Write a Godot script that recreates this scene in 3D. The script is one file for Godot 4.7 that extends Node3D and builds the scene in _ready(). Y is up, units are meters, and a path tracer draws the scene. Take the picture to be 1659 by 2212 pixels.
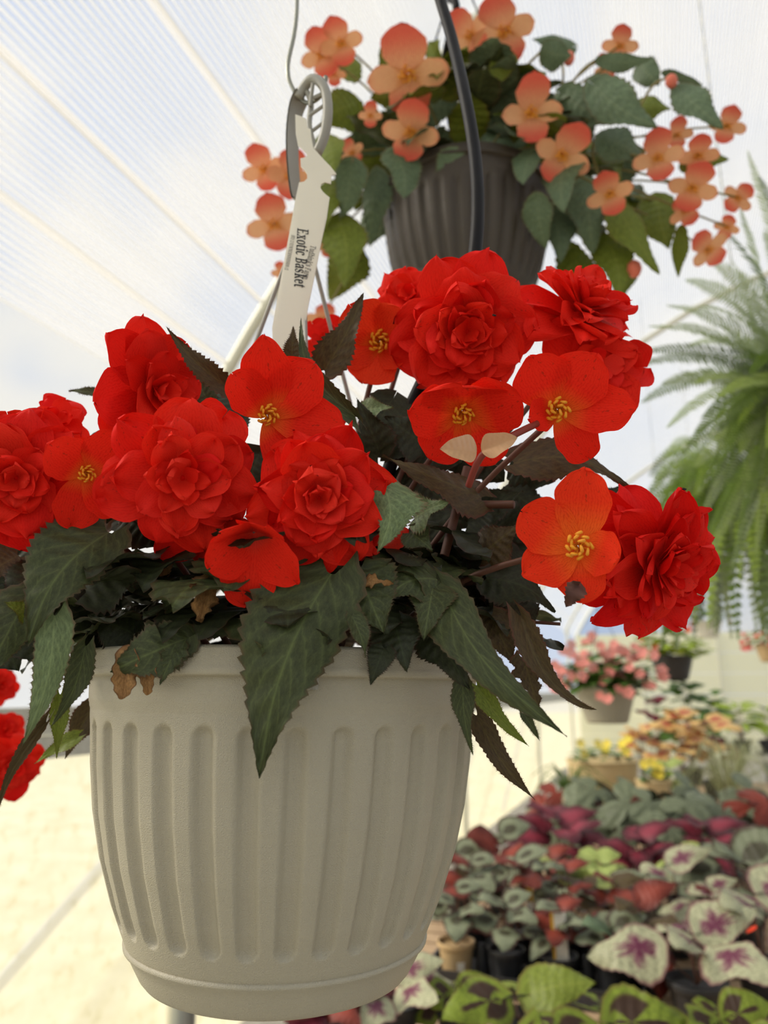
extends Node3D

const F := 1600.0
const CX := 829.5
const CY := 1106.0
const EYE := Vector3(0, 1.6, 0)
const PITCH := 0.2355450
const POT := Vector3(-0.0763, 1.6, -0.608)
var G := Transform3D()          # greenhouse axes: x across (inward), y up, z back along the house; origin under the lens on the floor
var M := {}
var rng := RandomNumberGenerator.new()
var names := {}

# ---------------------------------------------------------------- placement helpers
func P(px: float, py: float, z: float) -> Vector3:
	var f := Vector3(0, sin(PITCH), -cos(PITCH))
	var u := Vector3(0, cos(PITCH), sin(PITCH))
	return EYE + z * (f + Vector3.RIGHT * (px - CX) / F - u * (py - CY) / F)

func on_height(px: float, z: float, y: float) -> Vector3:
	# the point seen at column px and depth z that stands at world height y
	var k := (y - EYE.y) / z
	var v := (sin(PITCH) - k) / cos(PITCH)
	return P(px, CY + v * F, z)

func house(s: float, t: float, h: float) -> Vector3:
	return G * Vector3(t, h, -s)

func rnd(a: float, b: float) -> float:
	return rng.randf_range(a, b)

func numbered(called: String) -> String:
	var k: int = names.get(called, 0)
	names[called] = k + 1
	return called if k == 0 else "%s_%03d" % [called, k]

func thing(called: String, label: String, category: String, at: Vector3, group := "") -> Node3D:
	var o := Node3D.new()
	o.name = numbered(called)
	add_child(o)
	o.position = at
	o.set_meta("label", label)
	o.set_meta("category", category)
	if group: o.set_meta("group", group)
	return o

func solo(called: String, mesh: Mesh, m: Material, label: String, category: String, at := Vector3.ZERO, group := "") -> MeshInstance3D:
	var o := MeshInstance3D.new()
	o.name = numbered(called)
	o.mesh = mesh
	o.material_override = m
	add_child(o)
	o.position = at
	o.set_meta("label", label)
	o.set_meta("category", category)
	if group: o.set_meta("group", group)
	return o

func setting(called: String, mesh: Mesh, m: Material) -> MeshInstance3D:
	var o := MeshInstance3D.new()
	o.name = numbered(called)
	o.mesh = mesh
	o.material_override = m
	add_child(o)
	o.set_meta("kind", "structure")
	return o

func part(called: String, mesh: Mesh, m: Material, parent: Node3D, xf := Transform3D(), label := "") -> MeshInstance3D:
	var o := MeshInstance3D.new()
	o.name = called
	o.mesh = mesh
	o.material_override = m
	parent.add_child(o, true)
	o.transform = xf
	if label: o.set_meta("label", label)
	return o

# ---------------------------------------------------------------- mesh helpers
class MB:
	var v := PackedVector3Array()
	var u := PackedVector2Array()
	var c := PackedColorArray()
	var i := PackedInt32Array()
	var flat := false
	func add(p: Vector3, uv := Vector2.ZERO, col := Color.WHITE) -> int:
		v.append(p); u.append(uv); c.append(col)
		return v.size() - 1
	func quad(a: int, b: int, d: int, e: int) -> void:
		i.append_array(PackedInt32Array([a, b, d, a, d, e]))
	func lattice(first: int, nx: int, ny: int) -> void:
		# rows of nx + 1 points, ny + 1 of them
		for y in ny:
			for x in nx:
				var a := first + y * (nx + 1) + x
				quad(a, a + 1, a + nx + 2, a + nx + 1)
	func box(o: Vector3, x: Vector3, y: Vector3, z: Vector3) -> void:
		# centre and three half edges; own corners for every face
		for f in [[x, y, z], [-x, z, y], [y, z, x], [-y, x, z], [z, x, y], [-z, y, x]]:
			var a: Vector3 = f[0]
			var b: Vector3 = f[1]
			var d: Vector3 = f[2]
			var k := v.size()
			add(o + a - b - d, Vector2(0, 0)); add(o + a - b + d, Vector2(0, 1)); add(o + a + b + d, Vector2(1, 1)); add(o + a + b - d, Vector2(1, 0))
			quad(k, k + 1, k + 2, k + 3)
	func tube(pts: Array, radii: Array, sides := 8) -> void:
		var n := pts.size()
		var up := Vector3(0.31, 0.17, 0.94)
		var first := v.size()
		for j in n:
			var d: Vector3 = (pts[mini(j + 1, n - 1)] - pts[maxi(j - 1, 0)]).normalized()
			var a := d.cross(up).normalized()
			var b := a.cross(d).normalized()
			up = b
			var r: float = radii[mini(j, radii.size() - 1)]
			for k in sides + 1:
				var t := TAU * k / sides
				add(pts[j] + (a * cos(t) + b * sin(t)) * r, Vector2(float(k) / sides, float(j) / maxi(n - 1, 1)))
		lattice(first, sides, n - 1)
		for e in [0, n - 1]:
			var m := add(pts[e])
			var ring: int = first + e * (sides + 1)
			for k in sides:
				i.append_array(PackedInt32Array([m, ring + k, ring + k + 1] if e > 0 else [m, ring + k + 1, ring + k]))
	func lathe(prof: Array, seg: int, o := Vector3.ZERO, axis := Vector3.UP) -> void:
		var first := v.size()
		for j in prof.size():
			for k in seg + 1:
				var t := TAU * k / seg
				add(o + Vector3(cos(t) * prof[j].x, prof[j].y, sin(t) * prof[j].x), Vector2(float(k) / seg, float(j) / prof.size()))
		lattice(first, seg, prof.size() - 1)
	func mesh(colored := false) -> ArrayMesh:
		var n := PackedVector3Array()
		n.resize(v.size())
		for k in range(0, i.size(), 3):
			var a := i[k]
			var b := i[k + 1]
			var d := i[k + 2]
			var q := (v[d] - v[a]).cross(v[b] - v[a])
			n[a] += q; n[b] += q; n[d] += q
		# points that share a place (seams of rings) keep separate normals; that is fine at these sizes
		for k in n.size():
			n[k] = n[k].normalized() if n[k].length_squared() > 1e-30 else Vector3.UP
		var arr := []
		arr.resize(Mesh.ARRAY_MAX)
		arr[Mesh.ARRAY_VERTEX] = v
		arr[Mesh.ARRAY_NORMAL] = n
		arr[Mesh.ARRAY_TEX_UV] = u
		if colored: arr[Mesh.ARRAY_COLOR] = c
		arr[Mesh.ARRAY_INDEX] = i
		var m := ArrayMesh.new()
		m.add_surface_from_arrays(Mesh.PRIMITIVE_TRIANGLES, arr)
		return m

func tube_mesh(pts: Array, radii: Array, sides := 8) -> ArrayMesh:
	var b := MB.new()
	b.tube(pts, radii, sides)
	return b.mesh()

func bezier(pts: Array, n: int) -> Array:
	# smooth line through the points (Catmull-Rom)
	var out := []
	var m := pts.size()
	for k in n + 1:
		var x := float(k) / n * (m - 1)
		var j := mini(int(x), m - 2)
		var t := x - j
		var a: Vector3 = pts[maxi(j - 1, 0)]
		var b: Vector3 = pts[j]
		var c: Vector3 = pts[j + 1]
		var d: Vector3 = pts[mini(j + 2, m - 1)]
		out.append(b.cubic_interpolate(c, a, d, t))
	return out

func shift(pts: Array, o: Vector3) -> Array:
	return pts.map(func(p): return p - o)

func bar(a: Vector3, b: Vector3, r: float, sides := 12) -> ArrayMesh:
	return tube_mesh([a, b], [r], sides)

func box_mesh(o: Vector3, x: Vector3, y: Vector3, z: Vector3) -> ArrayMesh:
	var b := MB.new()
	b.box(o, x, y, z)
	return b.mesh()

# ---------------------------------------------------------------- materials
func mat(c: Color, rough := 0.7, extra := {}) -> StandardMaterial3D:
	var m := StandardMaterial3D.new()
	m.albedo_color = c
	m.roughness = rough
	m.cull_mode = BaseMaterial3D.CULL_DISABLED
	for k in extra: m.set(k, extra[k])
	return m

func noise_tex(size: int, freq: float, ramp: Array, seed_ := 1, type := FastNoiseLite.TYPE_SIMPLEX, octaves := 4) -> NoiseTexture2D:
	var n := FastNoiseLite.new()
	n.seed = seed_
	n.frequency = freq
	n.noise_type = type
	n.fractal_octaves = octaves
	var t := NoiseTexture2D.new()
	t.width = size; t.height = size
	t.seamless = true
	t.noise = n
	var g := Gradient.new()
	var o := PackedFloat32Array()
	var c := PackedColorArray()
	for k in ramp.size():
		o.append(ramp[k][0]); c.append(ramp[k][1])
	g.offsets = o; g.colors = c
	t.color_ramp = g
	return t

func leaf_image(size: int, base: Color, vein: Color, edge: Color, style: String, seed_: int) -> ImageTexture:
	# the pigment of one blade: u across (midrib at 0.5), v from stalk to tip
	var im := Image.create(size, size, false, Image.FORMAT_RGB8)
	var n := FastNoiseLite.new()
	n.seed = seed_
	n.frequency = 0.05 * 256.0 / size
	var n2 := FastNoiseLite.new()
	n2.seed = seed_ + 7
	n2.frequency = 0.25 * 256.0 / size
	for y in size:
		for x in size:
			var u := (x + 0.5) / size * 2.0 - 1.0
			var v := (y + 0.5) / size
			var a := absf(u)
			var q := n.get_noise_2d(x, y)
			var q2 := n2.get_noise_2d(x, y)
			var c := base * (1.0 + 0.22 * q + 0.16 * q2)
			# distance to the nearest side vein; veins leave the midrib and sweep towards the tip
			var w := v * 7.0 - a * 2.6 + 0.12 * q
			var side := absf(w - roundf(w)) / 7.0
			var rib := a * 0.5 * (1.15 - v)
			var s := maxf(exp(-rib * 60.0), 0.75 * exp(-side * 70.0) * (1.0 - 0.55 * a))
			# finer net
			var w2 := v * 21.0 - a * 5.0 + q * 0.5
			s = maxf(s, 0.22 * exp(-absf(w2 - roundf(w2)) * 9.0))
			var r := Vector2(u, (v - 0.2) * 1.5).length()
			var ang := atan2(u, v - 0.2)
			match style:
				"swirl":
					var band := smoothstep(0.30, 0.45, r + 0.1 * q) * (1.0 - smoothstep(0.72, 0.9, a + 0.12 * q))
					c = c.lerp(vein, band * (0.8 + 0.3 * q2))
					s = 0.0
				"star":
					var blade := smoothstep(0.10, 0.3, cos(ang * 4.0 + 0.3) * 0.5 + 0.5 - r * 0.55 + 0.12 * q) * (1.0 - smoothstep(0.62, 0.8, r))
					c = c.lerp(vein, blade)
					s = 0.0
				"heart":
					var h := (1.0 - smoothstep(0.22, 0.75, r + 0.25 * (0.5 - 0.5 * cos(ang * 9.0)) + 0.15 * q))
					c = c.lerp(vein, h)
					s = 0.0
				"glow":
					c = c.lerp(vein, (1.0 - smoothstep(0.2, 1.0, r + 0.2 * q2)) * 0.85)
					s *= 0.2
			c = c.lerp(vein, s * (0.55 if style == "plain" else 0.9))
			c = c.lerp(edge, smoothstep(0.86, 1.0, a + 0.10 * q2) * 0.8)
			c.a = 1.0
			im.set_pixel(x, y, c.clamp())
	return ImageTexture.create_from_image(im)

func petal_image(size: int, seed_: int, marks: float) -> ImageTexture:
	# fine lengthwise veins; marks: dry brown bruises and scars
	var im := Image.create(size, size, false, Image.FORMAT_RGB8)
	var n := FastNoiseLite.new()
	n.seed = seed_
	n.frequency = 0.035 * 256.0 / size
	var n2 := FastNoiseLite.new()
	n2.seed = seed_ + 3
	n2.frequency = 0.02 * 256.0 / size
	for y in size:
		for x in size:
			var u := (x + 0.5) / size * 2.0 - 1.0
			var v := (y + 0.5) / size
			var fan := u * (14.0 + 6.0 * v) + n.get_noise_2d(x, y) * 1.2
			var line := pow(absf(cos(fan * 1.7)), 8.0)
			var k := 1.0 - 0.07 * line * (1.0 - 0.8 * v) + 0.05 * n.get_noise_2d(x * 2.0, y * 2.0)
			var c := Color(k, k * (1.0 - 0.14 * line), k * (1.0 - 0.1 * line))
			var b := n2.get_noise_2d(x * 1.3 + 40.0, y * 1.3)
			var scar := smoothstep(0.50, 0.54, b) * marks * smoothstep(0.45, 0.6, v)
			var thin := exp(-absf(n2.get_noise_2d(x * 0.8 + 200.0, y * 2.0)) * 90.0) * marks * smoothstep(0.5, 0.65, v) * step_(n.get_noise_2d(x * 0.5, y * 0.5 + 90.0), 0.38)
			c = c.lerp(Color(0.62, 0.9, 0.9), clampf(scar + thin * 0.5, 0.0, 1.0) * 0.45)
			im.set_pixel(x, y, c.clamp())
	return ImageTexture.create_from_image(im)

func step_(a: float, b: float) -> float:
	return 1.0 if a > b else 0.0

func sky_image() -> ImageTexture:
	var w := 512
	var h := 256
	var im := Image.create(w, h, false, Image.FORMAT_RGBF)
	var n := FastNoiseLite.new()
	n.seed = 11
	n.frequency = 1.3
	n.fractal_octaves = 5
	for y in h:
		for x in w:
			var up := (0.5 - (y + 0.5) / h) * PI
			var ar := (x + 0.5) / w * TAU
			var d := Vector3(cos(ar) * cos(up), sin(up) * 1.6, sin(ar) * cos(up))
			var k := smoothstep(-0.30, 0.34, n.get_noise_3dv(d * 1.6) + 0.20 - 0.52 * maxf(sin(up), 0.0))
			im.set_pixel(x, y, Color(0.37, 0.58, 1.0).lerp(Color(1.0, 1.0, 0.99), k))
	return ImageTexture.create_from_image(im)

func make_materials() -> void:
	var grain := noise_tex(256, 0.22, [[0.0, Color.BLACK], [1.0, Color.WHITE]], 5, FastNoiseLite.TYPE_SIMPLEX, 3)
	M.pot = mat(Color(0.69, 0.66, 0.58), 0.5, {"heightmap_enabled": true, "heightmap_texture": grain, "heightmap_scale": 0.06, "uv1_triplanar": true, "uv1_scale": Vector3.ONE * 18.0})
	M.dark_pot = mat(Color(0.265, 0.23, 0.19), 0.45, {"heightmap_enabled": true, "heightmap_texture": grain, "heightmap_scale": 0.06, "uv1_triplanar": true, "uv1_scale": Vector3.ONE * 18.0})
	M.soil = mat(Color(0.16, 0.12, 0.09), 0.95)
	M.grey_plastic = mat(Color(0.62, 0.61, 0.57), 0.4)
	M.white_plastic = mat(Color(0.95, 0.925, 0.85), 0.45, {"backlight_enabled": true, "backlight": Color(0.8, 0.8, 0.8)})
	M.ink = mat(Color(0.08, 0.08, 0.08), 0.6)
	M.wire = mat(Color(0.55, 0.55, 0.50), 0.35, {"metallic": 0.8})
	M.hose = mat(Color(0.05, 0.04, 0.045), 0.5, {"metallic_specular": 0.3})
	M.pipe = mat(Color(0.86, 0.85, 0.78), 0.4, {"metallic": 0.25})
	M.galv = mat(Color(0.66, 0.67, 0.65), 0.4, {"metallic": 0.6})
	M.petal = mat(Color.WHITE, 0.55, {"vertex_color_use_as_albedo": true, "albedo_texture": petal_image(256, 3, 0.0), "backlight_enabled": true, "backlight": Color(0.66, 0.66, 0.66), "metallic_specular": 0.18})
	M.petal_worn = mat(Color.WHITE, 0.55, {"vertex_color_use_as_albedo": true, "albedo_texture": petal_image(256, 9, 1.0), "backlight_enabled": true, "backlight": Color(0.66, 0.66, 0.66), "metallic_specular": 0.18})
	M.stamen = mat(Color(1.0, 0.68, 0.10), 0.5, {"backlight_enabled": true, "backlight": Color(0.6, 0.6, 0.6)})
	M.stem = mat(Color(0.36, 0.22, 0.15), 0.6)
	M.stem_green = mat(Color(0.52, 0.47, 0.24), 0.55)
	M.bud = mat(Color(0.80, 0.62, 0.44), 0.6, {"backlight_enabled": true, "backlight": Color(0.6, 0.6, 0.6)})
	M.pink_bud = mat(Color(0.93, 0.47, 0.36), 0.6, {"backlight_enabled": true, "backlight": Color(0.6, 0.6, 0.6)})
	var lf := {"backlight_enabled": true, "backlight": Color(0.38, 0.38, 0.38), "metallic_specular": 0.35}
	M.leaf_dark = mat(Color.WHITE, 0.5, lf.merged({"albedo_texture": leaf_image(256, Color(0.255, 0.28, 0.17), Color(0.48, 0.54, 0.31), Color(0.34, 0.27, 0.19), "plain", 1)}))
	M.leaf_deep = mat(Color.WHITE, 0.5, lf.merged({"albedo_texture": leaf_image(256, Color(0.185, 0.20, 0.13), Color(0.29, 0.33, 0.20), Color(0.26, 0.18, 0.14), "plain", 2)}))
	M.leaf_bronze = mat(Color.WHITE, 0.5, lf.merged({"albedo_texture": leaf_image(256, Color(0.30, 0.24, 0.15), Color(0.42, 0.40, 0.19), Color(0.38, 0.20, 0.15), "plain", 3)}))
	M.leaf_light = mat(Color.WHITE, 0.5, lf.merged({"albedo_texture": leaf_image(256, Color(0.41, 0.47, 0.32), Color(0.62, 0.69, 0.46), Color(0.42, 0.32, 0.24), "plain", 4)}))
	M.dry = mat(Color.WHITE, 0.8, lf.merged({"albedo_texture": leaf_image(128, Color(0.62, 0.47, 0.30), Color(0.45, 0.30, 0.17), Color(0.35, 0.22, 0.14), "plain", 5)}))
	M.leaf_grey = mat(Color.WHITE, 0.5, lf.merged({"albedo_texture": leaf_image(256, Color(0.38, 0.45, 0.34), Color(0.53, 0.58, 0.44), Color(0.40, 0.36, 0.24), "plain", 6)}))
	M.leaf_olive = mat(Color.WHITE, 0.5, lf.merged({"backlight": Color(0.7, 0.7, 0.7), "albedo_texture": leaf_image(128, Color(0.42, 0.47, 0.16), Color(0.55, 0.57, 0.25), Color(0.42, 0.36, 0.15), "plain", 7)}))
	M.swirl = mat(Color.WHITE, 0.5, lf.merged({"albedo_texture": leaf_image(128, Color(0.27, 0.26, 0.19), Color(0.54, 0.57, 0.46), Color(0.34, 0.20, 0.20), "swirl", 8)}))
	M.burgundy = mat(Color.WHITE, 0.5, lf.merged({"albedo_texture": leaf_image(128, Color(0.33, 0.14, 0.17), Color(0.58, 0.22, 0.28), Color(0.26, 0.10, 0.14), "glow", 9)}))
	M.redleaf = mat(Color.WHITE, 0.5, lf.merged({"albedo_texture": leaf_image(128, Color(0.40, 0.17, 0.13), Color(0.56, 0.24, 0.18), Color(0.30, 0.14, 0.12), "glow", 10)}))
	M.lime = mat(Color.WHITE, 0.5, lf.merged({"albedo_texture": leaf_image(128, Color(0.62, 0.67, 0.38), Color(0.46, 0.53, 0.24), Color(0.60, 0.60, 0.36), "plain", 11)}))
	M.cut = mat(Color.WHITE, 0.5, lf.merged({"albedo_texture": leaf_image(128, Color(0.45, 0.48, 0.38), Color(0.30, 0.32, 0.24), Color(0.44, 0.40, 0.33), "plain", 12)}))
	M.star = mat(Color.WHITE, 0.5, lf.merged({"backlight": Color(0.6, 0.6, 0.6), "albedo_texture": leaf_image(256, Color(0.44, 0.50, 0.16), Color(0.22, 0.15, 0.10), Color(0.40, 0.35, 0.16), "star", 13)}))
	M.silver = mat(Color.WHITE, 0.5, lf.merged({"albedo_texture": leaf_image(256, Color(0.66, 0.66, 0.53), Color(0.40, 0.18, 0.27), Color(0.44, 0.24, 0.27), "heart", 14)}))
	M.green = mat(Color.WHITE, 0.5, lf.merged({"albedo_texture": leaf_image(128, Color(0.30, 0.42, 0.17), Color(0.45, 0.55, 0.25), Color(0.28, 0.36, 0.15), "plain", 15)}))
	M.fresh = mat(Color.WHITE, 0.5, lf.merged({"backlight": Color(0.6, 0.6, 0.6), "albedo_texture": leaf_image(128, Color(0.58, 0.66, 0.18), Color(0.66, 0.74, 0.30), Color(0.5, 0.58, 0.16), "plain", 16)}))
	M.coleus = mat(Color.WHITE, 0.5, lf.merged({"backlight": Color(0.6, 0.6, 0.6), "albedo_texture": leaf_image(128, Color(0.86, 0.72, 0.46), Color(0.68, 0.28, 0.26), Color(0.80, 0.55, 0.38), "heart", 17)}))
	M.fern = mat(Color(0.50, 0.60, 0.15), 0.85, {"backlight_enabled": true, "backlight": Color(0.7, 0.7, 0.7), "metallic_specular": 0.2})
	M.fern_dark = mat(Color(0.34, 0.44, 0.09), 0.85, {"backlight_enabled": true, "backlight": Color(0.5, 0.5, 0.5), "metallic_specular": 0.2})
	M.grass = mat(Color(0.66, 0.68, 0.47), 0.6, {"backlight_enabled": true, "backlight": Color(0.6, 0.6, 0.6)})
	M.pansy = mat(Color(0.96, 0.86, 0.16), 0.6, {"backlight_enabled": true, "backlight": Color(0.6, 0.6, 0.6)})
	M.impatiens = mat(Color(0.95, 0.55, 0.50), 0.6, {"backlight_enabled": true, "backlight": Color(0.6, 0.6, 0.6)})
	M.wicker = mat(Color.WHITE, 0.8, {"albedo_texture": noise_tex(256, 0.08, [[0.0, Color(0.70, 0.60, 0.42)], [1.0, Color(0.88, 0.80, 0.62)]], 3), "uv1_triplanar": true, "uv1_scale": Vector3.ONE * 6.0})
	M.tan_pot = mat(Color(0.78, 0.66, 0.48), 0.6)
	M.black_plastic = mat(Color(0.20, 0.20, 0.205), 0.4)
	M.wood = mat(Color.WHITE, 0.8, {"albedo_texture": noise_tex(256, 0.03, [[0.0, Color(0.58, 0.47, 0.36)], [0.5, Color(0.70, 0.59, 0.46)], [1.0, Color(0.76, 0.66, 0.52)]], 4), "uv1_triplanar": true, "uv1_scale": Vector3(2, 14, 14)})
	M.board = mat(Color.WHITE, 0.8, {"albedo_texture": noise_tex(256, 0.04, [[0.0, Color(0.70, 0.69, 0.64)], [1.0, Color(0.80, 0.79, 0.74)]], 6), "uv1_triplanar": true, "uv1_scale": Vector3.ONE * 2.0})
	M.film = mat(Color(0.96, 0.96, 0.96, 0.34), 0.5, {"transparency": BaseMaterial3D.TRANSPARENCY_ALPHA, "backlight_enabled": true, "backlight": Color(1, 1, 1)})
	M.rib = mat(Color(0.98, 0.98, 0.98, 0.85), 0.4, {"transparency": BaseMaterial3D.TRANSPARENCY_ALPHA, "backlight_enabled": true, "backlight": Color(1, 1, 1)})
	M.strip = mat(Color(0.97, 0.94, 0.88, 0.55), 0.5, {"transparency": BaseMaterial3D.TRANSPARENCY_ALPHA, "backlight_enabled": true, "backlight": Color(1, 1, 1)})
	M.curtain = mat(Color(1, 1, 1, 0.62), 0.6, {"transparency": BaseMaterial3D.TRANSPARENCY_ALPHA, "backlight_enabled": true, "backlight": Color(1, 1, 1), "albedo_texture": noise_tex(512, 0.018, [[0.0, Color(0.84, 0.80, 0.66)], [0.32, Color(0.96, 0.94, 0.86)], [1.0, Color(0.99, 0.975, 0.92)]], 21, FastNoiseLite.TYPE_SIMPLEX, 5), "uv1_triplanar": true, "uv1_world_triplanar": true, "uv1_scale": Vector3.ONE * 0.9})
	M.floor = mat(Color.WHITE, 0.85, {"albedo_texture": noise_tex(512, 0.02, [[0.0, Color(0.56, 0.54, 0.50)], [1.0, Color(0.68, 0.66, 0.61)]], 8), "uv1_triplanar": true, "uv1_world_triplanar": true, "uv1_scale": Vector3.ONE * 0.5})
	M.ground = mat(Color.WHITE, 0.95, {"albedo_texture": noise_tex(512, 0.02, [[0.0, Color(0.76, 0.72, 0.52)], [0.5, Color(0.84, 0.80, 0.62)], [1.0, Color(0.90, 0.87, 0.72)]], 9), "uv1_triplanar": true, "uv1_world_triplanar": true, "uv1_scale": Vector3.ONE * 0.15})
	M.siding = mat(Color(0.93, 0.91, 0.72, 0.8), 0.6, {"transparency": BaseMaterial3D.TRANSPARENCY_ALPHA, "backlight_enabled": true, "backlight": Color(1, 1, 1)})

# ---------------------------------------------------------------- leaves and petals
func leaf_mesh(B: Vector3, T: Vector3, N: Vector3, width: float, o := {}) -> ArrayMesh:
	# a blade from stalk end B to tip T whose upper side faces N
	var L := (T - B).length()
	var dir := (T - B) / L
	var side := dir.cross(N).normalized()
	var nn := side.cross(dir).normalized()
	var teeth: int = o.get("teeth", 19)
	var sub: int = o.get("sub", 3)
	var nl := teeth * sub
	var cols: Array = o.get("cols", [-1.0, -0.8, -0.5, -0.22, 0.0, 0.22, 0.5, 0.8, 1.0])
	var asym: float = o.get("asym", 0.0)
	var bow: float = o.get("bow", 0.08)
	var droop: float = o.get("droop", 0.0)
	var fold: float = o.get("fold", 0.15)
	var wave: float = o.get("wave", 0.06)
	var saw: float = o.get("saw", 0.22)
	var bend: float = o.get("bend", 0.0)
	var curl: float = o.get("curl", 0.0)
	var peak: float = o.get("peak", 0.55)
	var lobe: float = o.get("lobe", 0.16)
	var twist: float = o.get("twist", 0.0)
	var ph: float = o.get("phase", 0.0)
	var tear: float = o.get("tear", 0.0)
	var taper: bool = o.get("taper", false)
	var b := MB.new()
	for j in nl + 1:
		var t := float(j) / nl
		var sp := B + dir * L * t + nn * L * (bow * 4.0 * t * (1.0 - t)) + side * L * bend * sin(PI * t) + Vector3.DOWN * droop * L * t * t
		if curl != 0.0 and t > 0.55:
			var c := (t - 0.55) / 0.45
			sp += nn * L * curl * c * c - dir * L * absf(curl) * 0.8 * c * c * c
		var base := pow(sin(PI * pow(clampf(t, 0.0, 1.0), peak)), 0.85) if t < 0.999 else 0.0
		if taper: base = taper_at(t)
		var f := fposmod(float(j) / sub, 1.0)
		var tid := floorf(float(j) / sub)
		var cut := saw * (f if t > 0.02 else 0.0) * (0.45 + 0.55 * fposmod(sin(tid * 12.9 + ph) * 43.7, 1.0))
		var big := 0.10 * sin(t * 9.0 + ph)
		for s: float in cols:
			var a := absf(s)
			var w := width * 0.5 * base * (1.0 + asym * signf(s)) * (1.0 + big * a)
			w *= 1.0 - cut * (1.0 if a > 0.95 else (0.25 if a > 0.75 else 0.0))
			if tear > 0.0 and a > 0.7:
				w *= 1.0 - tear * (0.5 + 0.5 * sin(t * 31.0 + ph * 3.0 + s)) 
			var tw := twist * t
			var sd := side * cos(tw) + nn * sin(tw)
			var up := nn * cos(tw) - side * sin(tw)
			var p := sp + sd * s * w + up * (fold * a * w + wave * width * a * a * sin(t * 11.0 + ph + s * 2.0) + 0.02 * width * sin(t * 44.0 - a * 8.0) * a * (1.0 - a) * 4.0)
			p -= dir * L * lobe * a * a * exp(-t * 7.0)
			b.add(p, Vector2(s * 0.5 + 0.5, t))
	b.lattice(0, cols.size() - 1, nl)
	if o.get("hair", false):
		# short stiff hairs along both margins
		var nc := cols.size()
		for j in range(1, nl):
			for e in 2:
				for h in 2:
					var k := j * nc + (nc - 1 if e else 0)
					var p := b.v[k].lerp(b.v[k + nc], rng.randf())
					var outw := (b.v[k] - b.v[k + (-1 if e else 1)]).normalized() + dir * rnd(-0.5, 0.9) + nn * rnd(-0.3, 0.6)
					var i0 := b.add(p - dir * 0.00009, b.u[k])
					b.add(p + dir * 0.00009, b.u[k]); b.add(p + outw.normalized() * rnd(0.0008, 0.0019), b.u[k])
					b.i.append_array(PackedInt32Array([i0, i0 + 1, i0 + 2]))
	return b.mesh()

func taper_at(t: float) -> float:
	# outline of a blade with a long drawn-out tip
	var pr := [[0.0, 0.30], [0.10, 0.86], [0.22, 1.0], [0.36, 0.90], [0.50, 0.66], [0.66, 0.42], [0.82, 0.22], [0.94, 0.08], [1.0, 0.0]]
	for k in pr.size() - 1:
		if t <= pr[k + 1][0]:
			return lerpf(pr[k][1], pr[k + 1][1], smoothstep(0.0, 1.0, (t - pr[k][0]) / (pr[k + 1][0] - pr[k][0])) * 0.5 + 0.5 * (t - pr[k][0]) / (pr[k + 1][0] - pr[k][0]))
	return 0.0

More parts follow.
